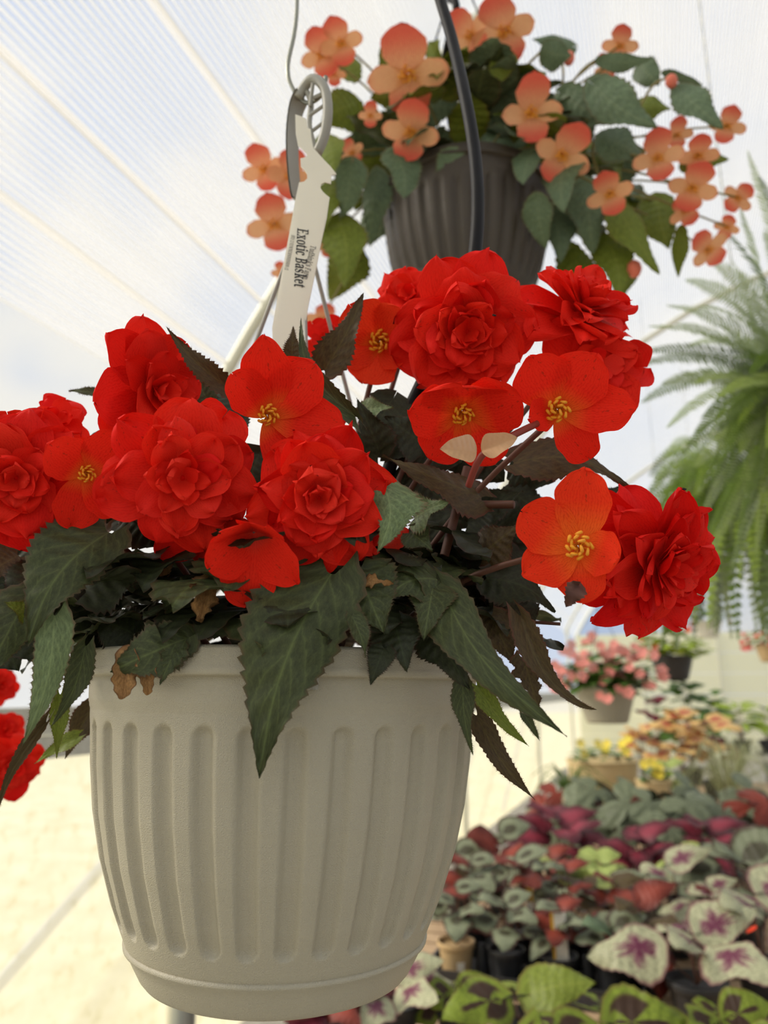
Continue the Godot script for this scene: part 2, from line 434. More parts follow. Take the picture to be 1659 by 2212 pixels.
func petal_mesh(o: Dictionary) -> ArrayMesh:
	# one petal in the flower's own axes: y is the axis of the flower, x the way this petal grows
	var L: float = o.L
	var W: float = o.W
	var a0: float = o.get("a", 0.2)        # rise at the base
	var k: float = o.get("k", 0.0)         # further rise along its length
	var cup: float = o.get("cup", 0.15)    # edges lift
	var ruf: float = o.get("ruf", 0.03)
	var point: float = o.get("point", 0.0)
	var notch: float = o.get("notch", 0.0)
	var ph: float = o.get("phase", 0.0)
	var fr: float = o.get("freq", 3.0)
	var roll: float = o.get("roll", 0.0)
	var start: float = o.get("start", 0.02)
	var c0: Color = o.get("c0", Color(0.9, 0.03, 0.02))
	var c1: Color = o.get("c1", Color(0.9, 0.03, 0.02))
	var rim: Color = o.get("rim", c1)
	var mix_: float = o.get("mix", 0.4)
	var full: float = o.get("full", 0.58)
	var nl: int = o.get("nl", 14)
	var ns: int = o.get("ns", 10)
	var b := MB.new()
	var x := start * L
	var y := 0.0
	var tp := 0.0
	for j in nl + 1:
		var t := 1.0 - pow(1.0 - float(j) / nl, 1.45)
		var dt := t - tp
		tp = t
		var ang := a0 + k * t + (roll * pow(maxf(t - 0.6, 0.0) / 0.4, 1.5) if roll != 0.0 else 0.0)
		if j > 0:
			x += cos(ang) * L * dt
			y += sin(ang) * L * dt
		# broad rounded outline: widens to its fullest at `full`, then closes in a round or slightly pointed end
		var w := W * 0.5
		if t < full: w *= lerpf(0.20, 1.0, pow(sin(PI * 0.5 * t / full), 0.85))
		else:
			var e := (t - full) / (1.0 - full)
			w *= lerpf(pow(maxf(1.0 - pow(e, 2.4), 0.0), 0.5), 1.0 - pow(e, 1.35), clampf(point, 0.0, 1.0) * 0.55)
		w = maxf(w, W * 0.012)
		for i in ns + 1:
			var s := float(i) / ns * 2.0 - 1.0
			var a := absf(s)
			var up := cup * w * a * a + ruf * W * (t * t) * sin(s * fr + ph + t * 2.0) + 0.4 * ruf * W * t * t * sin(s * fr * 2.3 + ph * 2.0)
			var back := -notch * L * 0.10 * (1.0 - smoothstep(0.0, 0.5, a)) * smoothstep(0.7, 1.0, t) + 0.06 * L * point * (1.0 - a) * smoothstep(0.7, 1.0, t)
			back += 0.022 * L * sin(s * 7.0 + ph * 4.0) * smoothstep(0.6, 0.95, t)
			var rag := 1.0 + 0.05 * sin(t * 17.0 + ph * 3.0 + s) * smoothstep(0.3, 0.6, t)
			var p := Vector3(x + cos(ang) * back - sin(ang) * up, y + sin(ang) * back + cos(ang) * up, s * w * rag * (1.0 - 0.12 * cup * a))
			var col := c0.lerp(c1, smoothstep(0.0, mix_, t))
			if rim != c1: col = col.lerp(rim, smoothstep(0.8, 1.0, maxf(t, a * smoothstep(0.3, 0.6, t))) * 0.8)
			b.add(p, Vector2(float(i) / ns, t), col)
	b.lattice(0, ns, nl)
	return b.mesh(true)

func facing(n: Vector3) -> Basis:
	# y along n, x to the right of someone who looks at the flower
	var y := n.normalized()
	var x := Vector3.UP.cross(y)
	if x.length() < 0.1: x = Vector3.RIGHT
	x = x.normalized()
	return Basis(x, y, x.cross(y))

func spin(deg: float) -> Transform3D:
	# petals run round the axis; 0 to the viewer's right, 90 up
	return Transform3D(Basis(Vector3.UP, deg_to_rad(deg)), Vector3.ZERO)

func towards_eye(p: Vector3, dx := 0.0, dy := 0.0) -> Vector3:
	# way to the lens, turned a little to the right (dx) or up (dy)
	var d := (EYE - p).normalized()
	var r := Vector3.UP.cross(d).normalized()
	return (d + r * dx + Vector3.UP * dy).normalized()

func stamens_mesh(r: float, n: int) -> ArrayMesh:
	var b := MB.new()
	for k in n:
		var a := k * 2.4
		var q := sqrt((k + 0.5) / n)
		var d := Vector3(cos(a) * q, 0, sin(a) * q)
		var top := d * r + Vector3.UP * r * rnd(0.9, 1.4) * (1.25 - 0.4 * q)
		var hook := Vector3(cos(a + 1.4), 0.2, sin(a + 1.4)) * r * 0.35
		b.tube(bezier([d * r * 0.25, (d * r * 0.6 + top) * 0.55, top, top + hook, top + hook * 1.2 - Vector3.UP * r * 0.3], 7), [r * 0.07, r * 0.07, r * 0.09, r * 0.1, r * 0.12, r * 0.15, r * 0.15, r * 0.1], 6)
	return b.mesh()

const RED := Color(0.90, 0.030, 0.014)
const DEEP := Color(0.83, 0.012, 0.010)
const GOLD := Color(0.95, 0.17, 0.024)
const CORAL := Color(0.93, 0.075, 0.045)

func flower(parent: Node3D, at: Vector3, n: Vector3, label: String) -> Node3D:
	var f := Node3D.new()
	f.name = "flower"
	parent.add_child(f, true)
	f.transform = Transform3D(facing(n), at - parent.position)
	if label: f.set_meta("label", label)
	return f

func double_flower(parent: Node3D, at: Vector3, n: Vector3, r: float, style: Dictionary, label := "") -> Node3D:
	var f := flower(parent, at, n, label)
	var count: int = style.get("count", 34)
	var rag: float = style.get("rag", 1.5)
	var open: float = style.get("open", 1.0)
	var pt: float = style.get("point", 0.35)
	var base: Color = style.get("c", RED)
	var turn: float = style.get("turn", rnd(0, 360))
	var lo := {} if not style.get("low", false) else {"nl": 7, "ns": 5}
	for j in count:
		var q := float(j) / (count - 1)             # 0 outer, 1 heart
		var az := turn + j * 137.5 + rnd(-12, 12) * rag
		var L := r * 1.08 * lerpf(1.0, 0.30, pow(q, 0.95)) * rnd(0.86, 1.10)
		var rise := lerpf(-0.25, 1.05, pow(q, 1.25)) * open + rnd(-0.10, 0.12) * rag
		var c := base.lerp(DEEP, rnd(0.0, 0.8)).lerp(CORAL, rnd(0.0, 0.35) * (0.4 + q))
		var d := {"L": L, "W": L * rnd(0.72, 1.02) * style.get("w", 1.0), "a": rise, "k": 0.22 + rnd(-0.2, 0.2) * rag, "cup": rnd(-0.1, 0.5), "ruf": rnd(0.04, 0.09) * rag, "point": pt * rnd(0.2, 1.6), "notch": rnd(-0.3, 0.8),
			"phase": rnd(0, 6), "freq": rnd(2.2, 4.2), "roll": rnd(-0.8, 0.1) * rag * (1.0 - 0.4 * q), "c0": c.lerp(CORAL, 0.3), "c1": c, "start": 0.0}
		d.merge(lo)
		var xf := spin(az)
		xf.origin = Vector3.UP * r * 0.24 * q
		part("petal", petal_mesh(d), M.petal if rng.randf() > style.get("worn", 0.15) else M.petal_worn, f, xf)
	var heart := MB.new()
	heart.lathe([Vector2(0, -0.10), Vector2(0.09, -0.06), Vector2(0.12, 0.06), Vector2(0.09, 0.20), Vector2(0.03, 0.27), Vector2(0, 0.28)].map(func(p): return p * r), 10)
	for k in heart.c.size(): heart.c[k] = DEEP
	part("flower_heart", heart.mesh(true), M.petal, f)
	return f

func single_flower(parent: Node3D, at: Vector3, n: Vector3, petals: Array, stamen_r: float, o := {}, label := "") -> Node3D:
	# petals: [degrees, length, width, rise, k, roll]
	var f := flower(parent, at, n, label)
	for p: Array in petals:
		var d := {"L": p[1], "W": p[2], "a": p[3], "k": p[4], "roll": p[5] if p.size() > 5 else 0.0, "cup": o.get("cup", 0.12), "ruf": o.get("ruf", 0.03), "point": p[6] if p.size() > 6 else o.get("point", 0.1), "phase": rnd(0, 6), "notch": rnd(-0.2, 0.5),
			"c0": o.get("c0", GOLD), "c1": o.get("c1", RED), "mix": o.get("mix", 0.38), "full": o.get("full", 0.56), "nl": o.get("nl", 18), "ns": o.get("ns", 14)}
		if o.has("rim"): d.rim = o.rim
		part("petal", petal_mesh(d), M.petal_worn if o.get("worn", true) else M.petal, f, spin(p[0]))
	if stamen_r > 0.0:
		var s := part("stamen_cluster", stamens_mesh(stamen_r, o.get("stamens", 16)), M.stamen, f, Transform3D(), "orange yellow curled stamens")
		s.set_meta("kind", "stuff")
	return f

# ---------------------------------------------------------------- the house
var ARCH := []
func arch_points() -> void:
	var half := [Vector2(-2.1, 2.9), Vector2(-1.95, 3.18), Vector2(-1.68, 3.6), Vector2(-1.25, 4.17), Vector2(-0.8, 4.68), Vector2(-0.45, 4.99), Vector2(0.6, 5.6), Vector2(1.8, 6.0), Vector2(3.2, 6.15)]
	var all := half.map(func(p): return Vector3(p.x, p.y, 0))
	for k in range(half.size() - 2, -1, -1):
		all.append(Vector3(6.4 - half[k].x, half[k].y, 0))
	ARCH = bezier(all, 64)

func roof_at(px: float, py: float) -> Vector2:
	# where the line of sight's fan towards the vanishing point meets the arch
	var d := G.basis.inverse() * (P(px, py, 1.0) - EYE)
	for k in ARCH.size() - 1:
		var a: Vector3 = ARCH[k] - Vector3.UP * 1.6
		var b: Vector3 = ARCH[k + 1] - Vector3.UP * 1.6
		var fa := a.x * d.y - a.y * d.x
		var fb := b.x * d.y - b.y * d.x
		if fa * fb <= 0.0:
			var q := a.lerp(b, fa / (fa - fb))
			return Vector2(q.x, q.y + 1.6)
	return Vector2(0, 5)

func roof_height(t: float) -> float:
	for k in ARCH.size() - 1:
		if ARCH[k].x <= t and ARCH[k + 1].x > t:
			return lerpf(ARCH[k].y, ARCH[k + 1].y, (t - ARCH[k].x) / (ARCH[k + 1].x - ARCH[k].x))
	return 5.0

func hp(s: float, t: float, h: float) -> Vector3:
	return house(s, t, h)

func quad_mesh(a: Vector3, b: Vector3, c: Vector3, d: Vector3) -> ArrayMesh:
	var m := MB.new()
	m.add(a, Vector2(0, 0)); m.add(b, Vector2(1, 0)); m.add(c, Vector2(1, 1)); m.add(d, Vector2(0, 1))
	m.quad(0, 1, 2, 3)
	return m.mesh()

func slab(s0: float, s1: float, t0: float, t1: float, h0: float, h1: float) -> ArrayMesh:
	var o := hp((s0 + s1) / 2, (t0 + t1) / 2, (h0 + h1) / 2)
	return box_mesh(o, G.basis.x * (t1 - t0) / 2, Vector3.UP * (h1 - h0) / 2, G.basis.z * (s1 - s0) / 2)

func build_house() -> void:
	var floor_ := setting("floor", slab(-7, 20.2, -2.1, 8.5, -0.12, 0.0), M.floor)
	floor_.name = "floor"
	var gr := setting("outdoor_ground", box_mesh(Vector3(0, -0.25, 0), Vector3(60, 0, 0), Vector3(0, 0.1, 0), Vector3(0, 0, 60)), M.ground)
	gr.name = "outdoor_ground"
	var hoops := [-7.0, -2.0, 3.0, 8.0, 13.0, 18.0, 20.2]
	# roof: one glazing panel for each bay, flutes running along the house
	var roof := Node3D.new()
	roof.name = "ceiling"
	add_child(roof)
	roof.set_meta("kind", "structure")
	for k in hoops.size() - 1:
		var b := MB.new()
		for p: Vector3 in ARCH:
			b.add(hp(hoops[k], p.x, p.y + 0.05)); b.add(hp(hoops[k + 1], p.x, p.y + 0.05))
		b.lattice(0, 1, ARCH.size() - 1)
		part("glazing_panel", b.mesh(), M.film, roof)
	var ribs := MB.new()
	var left := 0.0
	for k in ARCH.size() - 1:
		var a: Vector3 = ARCH[k]
		var c: Vector3 = ARCH[k + 1]
		var l := (c - a).length()
		var d := (c - a) / l
		var nrm := Vector3(d.y, -d.x, 0)
		while left < l:
			var q := a + d * left + Vector3.UP * 0.05
			var o := hp(6.6, q.x, q.y)
			var across := G.basis * d
			var inward := G.basis * nrm
			ribs.box(o + inward * 0.004, across * 0.0055, inward * 0.004, G.basis.z * 13.5)
			left += 0.026
		left -= l
	var rb := part("flute_web", ribs.mesh(), M.rib, roof, Transform3D(), "fine lengthwise flutes of the roof sheet")
	rb.set_meta("kind", "stuff")
	# lengthwise joining strips
	for px: Array in [[0, 130], [320, 0], [440, 760]]:
		var q := roof_at(px[0], px[1])
		part("joining_strip", slab(-6.9, 20.1, q.x - 0.014, q.x + 0.014, q.y + 0.025, q.y + 0.035), M.strip, roof)
	# bows
	for s: float in hoops:
		var pts := []
		for k in range(0, ARCH.size(), 2):
			pts.append(hp(s, ARCH[k].x, ARCH[k].y))
		part("bow_pipe", tube_mesh(pts, [0.03], 12), M.pipe, roof)
	# side walls: board at the height of the hand, cloudy curtain below, fluted sheet above
	for side in ["left", "right"]:
		var t := -2.1 if side == "left" else 8.5
		var sg := 1.0 if side == "left" else -1.0
		var wall := Node3D.new()
		wall.name = "wall_" + side
		add_child(wall)
		wall.set_meta("kind", "structure")
		for k in hoops.size() - 1:
			var a: float = hoops[k]
			var c: float = hoops[k + 1]
			part("curtain_panel", quad_mesh(hp(a, t, 0), hp(c, t, 0), hp(c, t, 1.42), hp(a, t, 1.42)), M.curtain, wall)
			part("glazing_panel", quad_mesh(hp(a, t, 1.5), hp(c, t, 1.5), hp(c, t, 2.96), hp(a, t, 2.96)), M.film, wall)
			part("post", bar(hp(a, t + 0.05 * sg, 0), hp(a, t + 0.05 * sg, 2.95), 0.03), M.pipe, wall)
			part("hip_board", slab(a, c, minf(t, t + 0.04 * sg), maxf(t, t + 0.04 * sg), 1.445, 1.54), M.board, wall)
			part("hip_board", slab(a, c, minf(t, t + 0.06 * sg), maxf(t, t + 0.06 * sg), 1.365, 1.44), M.board, wall)
	# braces that stand outside the left curtain
	for k in 4:
		var s := 1.2 + k * 3.4
		var br := setting("trim_%d" % (k + 1), bar(hp(s, -2.35, -0.1), hp(s + 2.4, -2.35, 1.3), 0.025), M.galv)
		br.name = "trim_%d" % (k + 1)
	# end walls
	for e in ["back", "front"]:
		var s := 20.2 if e == "back" else -7.0
		var wall := Node3D.new()
		wall.name = "wall_" + e
		add_child(wall)
		wall.set_meta("kind", "structure")
		var b := MB.new()
		var m := b.add(hp(s, 3.2, 2.9))
		for p: Vector3 in ARCH: b.add(hp(s, p.x, p.y + 0.05))
		for k in ARCH.size() - 1: b.i.append_array(PackedInt32Array([m, 1 + k, 2 + k]))
		part("gable_panel", b.mesh(), M.film, wall)
		if e == "back":
			for k in 6:
				part("siding_panel", slab(s - 0.02, s + 0.02, -2.1, 8.5, k * 0.5, k * 0.5 + 0.482), M.siding, wall)
			for k in 5:
				part("post", bar(hp(s - 0.08, -0.5 + k * 1.8, 0), hp(s - 0.08, -0.5 + k * 1.8, 3.0), 0.03), M.pipe, wall)
		else:
			part("glazing_panel", quad_mesh(hp(s, -2.1, 0), hp(s, 8.5, 0), hp(s, 8.5, 2.95), hp(s, -2.1, 2.95)), M.film, wall)
	# tie pipes across the house that the near baskets hang from
	for a: Array in [[0.544, 2.70]]:
		var tie := setting("tie_pipe", bar(hp(a[0], -2.08, a[1]), hp(a[0], 8.48, a[1]), 0.02), M.galv)
		for t: float in [-1.0, 3.2, 7.4]:
			part("hanger_rod", bar(hp(a[0], t, a[1]), hp(a[0], t, roof_height(t) + 0.04), 0.006, 6), M.galv, tie)

# ---------------------------------------------------------------- fluted pot
func pot_profile(h: float) -> float:
	if h < 0.0: h /= 0.965
	# radius at height h below the eye line of the rim, in metres
	var pr := [[0.0265, 0.148], [0.0, 0.1475], [-0.0105, 0.1468], [-0.02, 0.1462], [-0.053, 0.1432], [-0.085, 0.1388], [-0.117, 0.1316], [-0.149, 0.1212], [-0.176, 0.1100], [-0.182, 0.1072]]
	for k in pr.size() - 1:
		if h <= pr[k][0] and h >= pr[k + 1][0]:
			return lerpf(pr[k][1], pr[k + 1][1], (pr[k][0] - h) / (pr[k][0] - pr[k + 1][0]))
	return pr[0][1] if h > 0 else pr[pr.size() - 1][1]

func fluted_pot(seg_per: int, rows: int) -> Dictionary:
	var n := 32
	var seg := n * seg_per
	var b := MB.new()
	var top := 0.0095
	var bot := -0.1752
	for j in rows + 1:
		var h := lerpf(top, bot, float(j) / rows)
		var r := pot_profile(h)
		# a small step under the collar line
		if h > -0.0105: r += 0.0012
		elif h > -0.0125: r += 0.0006
		for k in seg + 1:
			var ph := fposmod(float(k) / seg_per + 0.35, 1.0) - 0.5
			var arc := ph * TAU / n * r
			var d := Vector2(arc, h - clampf(h, -0.1515, -0.0285)).length()
			var fl := 1.0 - smoothstep(0.0050, 0.0074, d)
			var dish := fl * (0.0019 + 0.0028 * clampf(1.0 - pow(d / 0.0072, 2.0), 0.0, 1.0))
			var a := TAU * k / seg
			b.add(Vector3(cos(a), 0, sin(a)) * (r - dish) + Vector3.UP * h, Vector2(float(k) / seg, float(j) / rows))
	b.lattice(0, seg, rows)
	var rim := MB.new()
	rim.lathe([Vector2(0.146, 0.005), Vector2(0.150, 0.0085), Vector2(0.1535, 0.0080), Vector2(0.1553, 0.0095), Vector2(0.1553, 0.013), Vector2(0.1543, 0.0145), Vector2(0.1548, 0.024), Vector2(0.1535, 0.0265), Vector2(0.149, 0.0268), Vector2(0.146, 0.025), Vector2(0.1435, 0.005), Vector2(0.141, -0.02)], 128)
	var base := MB.new()
	base.lathe([Vector2(0.104, -0.178), Vector2(0.1085, -0.1785), Vector2(0.1102, -0.1800), Vector2(0.1098, -0.1822), Vector2(0.1070, -0.1840), Vector2(0.1040, -0.1905), Vector2(0.0985, -0.2005), Vector2(0.0955, -0.2040), Vector2(0.0905, -0.2062), Vector2(0.080, -0.2065), Vector2(0.0, -0.2065)].map(func(p): return Vector2(p.x, p.y * 0.965)), 128)
	var soil := MB.new()
	soil.lathe([Vector2(0.0, 0.012), Vector2(0.06, 0.013), Vector2(0.11, 0.009), Vector2(0.1445, 0.006)], 40)
	for k in soil.v.size(): soil.v[k].y += 0.004 * sin(soil.v[k].x * 170.0) * cos(soil.v[k].z * 150.0)
	return {"body": b.mesh(), "rim": rim.mesh(), "saucer": base.mesh(), "soil": soil.mesh()}

func pot_parts(o: Node3D, shapes: Dictionary, m: Material, xf := Transform3D()) -> void:
	part("pot_body", shapes.body, m, o, xf, "barrel pot with vertical flutes")
	part("pot_rim", shapes.rim, m, o, xf)
	part("saucer", shapes.saucer, m, o, xf)
	part("soil", shapes.soil, M.soil, o, xf)

# ---------------------------------------------------------------- hanger with loop, strands and wire hook
func hanger(o: Node3D, rim_c: Vector3, top: Vector3, ang0: float, m: Material, r_rim := 0.152, thick := 0.0022) -> void:
	for k in 3:
		var a := ang0 + k * TAU / 3
		var e := rim_c + Vector3(cos(a), 0, sin(a)) * r_rim
		var q := top.lerp(e, 0.06) + Vector3.DOWN * 0.02
		part("hanger_strand", tube_mesh(shift(bezier([top, q, e], 8), o.position), [thick, thick * 0.9], 8), m, o)
		part("clip", tube_mesh(shift([e + Vector3.UP * 0.012, e - Vector3.UP * 0.012], o.position), [thick * 2.0, thick * 1.5], 8), m, o)

# ---------------------------------------------------------------- the red begonia in front
func main_leaf(o: Node3D, a: Array, tip: Array, width: float, m: Material, opt := {}, label := "") -> void:
	# a, tip: [px, py, depth]; width in pixels at that depth
	var B := P(a[0], a[1], a[2])
	var T := P(tip[0], tip[1], tip[2])
	var mid := (B + T) / 2
	var N := towards_eye(mid, opt.get("nx", 0.0), opt.get("ny", 0.45))
	var w: float = width * (a[2] + tip[2]) * 0.5 / F
	if not opt.has("taper"): opt.taper = true
	opt.hair = m != M.dry
	if not opt.has("phase"): opt.phase = rnd(0, 6)
	part("leaf", leaf_mesh(B - o.position, T - o.position, N, w, opt), m, o, Transform3D(), label)

func build_begonia() -> void:
	rng.seed = 4
	var o := thing("hanging_begonia", "light grey fluted hanging basket full of double red begonias, in sharp focus", "plant", POT + Vector3(0, -0.2065, 0), "hanging flower baskets")
	var tilt := Transform3D(Basis(Vector3.BACK, -0.012), Vector3(0, 0.2065, 0))
	pot_parts(o, fluted_pot(16, 110), M.pot, tilt)
	# hook, loop and strands
	var top := P(672, 300, 0.70)
	hanger(o, POT + Vector3(0, 0.012, 0), P(655, 430, 0.695), 1.35, M.grey_plastic)
	var L := func(a: Array) -> Array: return bezier(a.map(func(p): return P(p[0], p[1], p[2]) - o.position), 20)
	var loop := MB.new()
	loop.tube(L.call([[684, 332, 0.70], [700, 296, 0.70], [708, 245, 0.70], [704, 200, 0.705], [690, 176, 0.71], [672, 172, 0.715], [656, 190, 0.72], [645, 212, 0.72]]), [0.0048], 10)
	part("hanger_loop", loop.mesh(), M.grey_plastic, o)
	part("hanger_loop", tube_mesh(L.call([[681, 326, 0.705], [668, 270, 0.71], [672, 225, 0.715], [662, 198, 0.72], [650, 206, 0.722]]), [0.0028], 8), M.grey_plastic, o)
	for w: Array in [[[668, 250], [704, 225]], [[670, 230], [676, 180]], [[672, 285], [702, 262]], [[676, 212], [702, 200]]]:
		part("hanger_web", tube_mesh(L.call([[w[0][0], w[0][1], 0.71], [w[1][0], w[1][1], 0.707]]), [0.0018], 6), M.grey_plastic, o)
	var band := MB.new()
	var bp: Array = L.call([[650, 208, 0.725], [637, 240, 0.73], [630, 300, 0.73], [632, 370, 0.72], [642, 440, 0.70], [660, 430, 0.69]])
	for q: Vector3 in bp:
		for e in 2: band.add(q + Vector3(0.0045, 0, -0.010) * (1.0 if e else -1.0), Vector2.ZERO)
		for e in 2: band.add(q + Vector3(0.0045, 0, -0.010) * (-1.0 if e else 1.0) + Vector3(0.0015, 0.0003, 0.0006), Vector2.ZERO)
	band.lattice(0, 3, bp.size() - 1)
	part("hanger_band", band.mesh(), M.grey_plastic, o)
	# ---- flowers
	var e := func(px, py, z, dx := 0.0, dy := 0.0): return towards_eye(P(px, py, z), dx, dy)
	var px := func(n, z): return n * z / F
	# double blooms
	double_flower(o, P(40, 1030, 0.47), e.call(40, 1030, 0.47, -0.1, -0.05), px.call(165, 0.46), {"count": 36, "open": 0.9, "turn": 10.0}, "double red bloom cut by the left edge")
	double_flower(o, P(318, 838, 0.525), e.call(318, 838, 0.525, 0.75, 0.0), px.call(142, 0.52), {"count": 26, "open": 1.05, "rag": 0.8, "turn": 100.0}, "rose-like red bloom turned to the right, top left of the plant")
	double_flower(o, P(392, 1030, 0.46), e.call(392, 1030, 0.46, 0.05, -0.05), px.call(178, 0.45), {"count": 36, "open": 0.8, "turn": 50.0, "point": 0.2, "w": 0.88}, "large loose red bloom in the middle left")
	double_flower(o, P(690, 1075, 0.455), e.call(690, 1075, 0.455, -0.02, 0.0), px.call(168, 0.45), {"count": 44, "open": 1.0, "turn": 5.0, "point": 0.9}, "ruffled rose-like red bloom with pointed petals above the pot")
	double_flower(o, P(1005, 715, 0.575), e.call(1005, 715, 0.575, 0.1, -0.05), px.call(158, 0.57), {"count": 42, "open": 0.95, "turn": 77.0}, "full red bloom in front of the black hose")
	double_flower(o, P(1245, 690, 0.60), e.call(1245, 690, 0.60, 0.75, 1.1), px.call(165, 0.60), {"count": 40, "open": 1.0, "turn": 30.0, "w": 0.75}, "red bloom seen from the side at the top right")
	double_flower(o, P(1400, 1210, 0.52), e.call(1400, 1210, 0.52, 1.1, -0.5), px.call(190, 0.51), {"count": 56, "open": 0.85, "turn": 140.0, "worn": 0.4, "c": DEEP, "w": 0.72}, "dark red bloom facing down to the right")
	double_flower(o, P(890, 655, 0.64), e.call(890, 655, 0.64, -0.2, 0.5), px.call(100, 0.64), {"count": 24, "turn": 60.0}, "red bloom behind the full one")
	double_flower(o, P(1285, 790, 0.59), e.call(1285, 790, 0.59, 0.5, 0.1), px.call(125, 0.59), {"count": 16, "open": 0.5, "turn": 20.0}, "red bloom behind the open single flower on the right")
	double_flower(o, P(690, 890, 0.56), e.call(690, 890, 0.56, 0.7, 0.2), px.call(70, 0.56), {"count": 18, "turn": 20.0})
	double_flower(o, P(125, 920, 0.56), e.call(125, 920, 0.56, 0.1, 0.5), px.call(85, 0.56), {"count": 14, "turn": 70.0})
	double_flower(o, P(450, 1130, 0.485), e.call(450, 1130, 0.485, 0.3, -0.9), px.call(130, 0.48), {"count": 8, "open": 0.3, "turn": 200.0})
	double_flower(o, P(110, 1120, 0.51), e.call(110, 1120, 0.51, 0.1, -0.6), px.call(95, 0.51), {"count": 12, "open": 0.5, "turn": 250.0, "worn": 0.5})
	double_flower(o, P(800, 1150, 0.49), e.call(800, 1150, 0.49, 0.5, -0.8), px.call(85, 0.49), {"count": 7, "open": 0.7, "turn": 250.0, "c": CORAL})
	double_flower(o, P(700, 740, 0.70), e.call(700, 740, 0.70, 0.0, 0.3), px.call(60, 0.70), {"count": 10})
	double_flower(o, P(460, 840, 0.66), e.call(460, 840, 0.66, 0.0, 0.3), px.call(40, 0.66), {"count": 8})
	# single blooms: [degrees, length, width, rise, k, roll]
	var q := func(z, list): return list.map(func(a): return [a[0], a[1] * z / F, a[2] * z / F, a[3], a[4], a[5] if a.size() > 5 else 0.0, a[6] if a.size() > 6 else 0.1])
	single_flower(o, P(578, 898, 0.49), e.call(578, 898, 0.49, 0.05, 0.05), q.call(0.49, [[136, 125, 95, 0.55, 0.1, -0.5], [97, 168, 115, 0.35, 0.15, 0.0, 0.9], [52, 150, 125, 0.35, -0.1], [-4, 165, 110, 0.25, -0.2, -0.4], [-48, 120, 130, 0.1, -0.3, -0.3]]), px.call(21, 0.49), {}, "open single red flower with orange stamens, upper left of middle")
	single_flower(o, P(185, 1022, 0.465), e.call(185, 1022, 0.465, 0.15, -0.1), q.call(0.465, [[150, 105, 100, 0.5, -0.2, -0.3], [62, 125, 100, 0.5, 0.0], [-95, 125, 100, 0.05, -0.1, -0.3], [-38, 115, 105, 0.2, 0.0]]), px.call(17, 0.465), {}, "single red flower with yellow stamens near the left edge")
	single_flower(o, P(548, 1150, 0.438), e.call(548, 1150, 0.438, -0.15, -1.1), q.call(0.445, [[205, 120, 115, 0.75, -0.1, -0.3], [262, 165, 120, 0.55, -0.1, -0.2], [318, 140, 110, 0.6, -0.1, -0.3, 0.6], [60, 95, 110, 0.55, 0.2], [130, 110, 90, 0.6, 0.3]]), 0.0, {"c0": CORAL, "mix": 0.3}, "bell-shaped red flower hanging over the pot")
	single_flower(o, P(822, 738, 0.60), e.call(822, 738, 0.60, -0.1, 0.0), q.call(0.60, [[125, 115, 115, 0.6, 0.1], [55, 100, 100, 0.6, 0.1], [190, 95, 95, 0.3, 0.0], [245, 95, 120, 0.2, 0.1], [-35, 75, 85, 0.35, 0.2]]), px.call(22, 0.60), {"c1": Color(0.92, 0.055, 0.018), "worn": false}, "single orange-red flower left of the full red bloom")
	single_flower(o, P(1000, 888, 0.505), e.call(1000, 888, 0.505, 0.0, -0.55), q.call(0.505, [[165, 125, 130, 0.45, 0.0], [90, 110, 190, 0.45, 0.2, 0.7], [22, 140, 135, 0.45, 0.0], [235, 125, 120, 0.1, 0.1], [-60, 135, 125, 0.1, 0.1]]), px.call(22, 0.505), {"mix": 0.5}, "single red flower facing downwards under the full bloom")
	single_flower(o, P(1205, 885, 0.50), e.call(1205, 885, 0.50, 0.0, -0.05), q.call(0.50, [[113, 135, 125, 0.3, 0.15], [52, 140, 125, 0.3, 0.0], [-3, 155, 105, 0.15, 0.0], [-62, 135, 90, -0.05, -0.2, -0.6], [190, 80, 75, 0.5, 0.4]]), px.call(24, 0.50), {"mix": 0.45}, "open single red flower with orange stamens on the right")
	single_flower(o, P(1250, 1180, 0.455), e.call(1250, 1180, 0.455, 0.0, 0.0), q.call(0.455, [[82, 165, 120, 0.15, 0.0, -0.2], [145, 140, 125, 0.15, 0.0], [205, 130, 115, 0.15, -0.1, 0.0, 0.7], [-90, 120, 110, 0.1, -0.1, -0.4, 0.5], [-20, 90, 100, 0.3, 0.2]]), px.call(27, 0.455), {"mix": 0.65, "c1": Color(0.90, 0.045, 0.014)}, "worn single red flower with brown scars beside the dark bloom")
	# dead brown petal end and pale seed pods
	part("dry_petal", leaf_mesh(P(1250, 1265, 0.44) - o.position, P(1222, 1312, 0.44) - o.position, e.call(1250, 1290, 0.44), px.call(48, 0.44), {"wave": 0.35, "saw": 0.5, "bow": 0.3, "teeth": 6}), mat(Color(0.33, 0.20, 0.16), 0.8), o, Transform3D(), "shrivelled brown petal tip")
	for a: Array in [[[1030, 975], [950, 970], 62], [[1040, 975], [1118, 945], 55]]:
		part("seed_pod", leaf_mesh(P(a[0][0], a[0][1], 0.47) - o.position, P(a[1][0], a[1][1], 0.465) - o.position, e.call(1000, 950, 0.47, 0.0, 0.3), px.call(a[2], 0.47), {"peak": 0.7, "saw": 0.05, "fold": 0.4, "lobe": 0.0, "wave": 0.02}), M.bud, o, Transform3D(), "pale peach seed pod")
	# ---- leaves that stand out
	var LD: Material = M.leaf_dark
	var LP: Material = M.leaf_deep
	var LB: Material = M.leaf_bronze
	var LL: Material = M.leaf_light
	main_leaf(o, [715, 1240, 0.452], [560, 1682, 0.415], 275, LD, {"asym": 0.12, "fold": -0.12, "bend": 0.06, "ny": 0.25, "saw": 0.26, "teeth": 17}, "long dark green toothed leaf hanging over the pot")
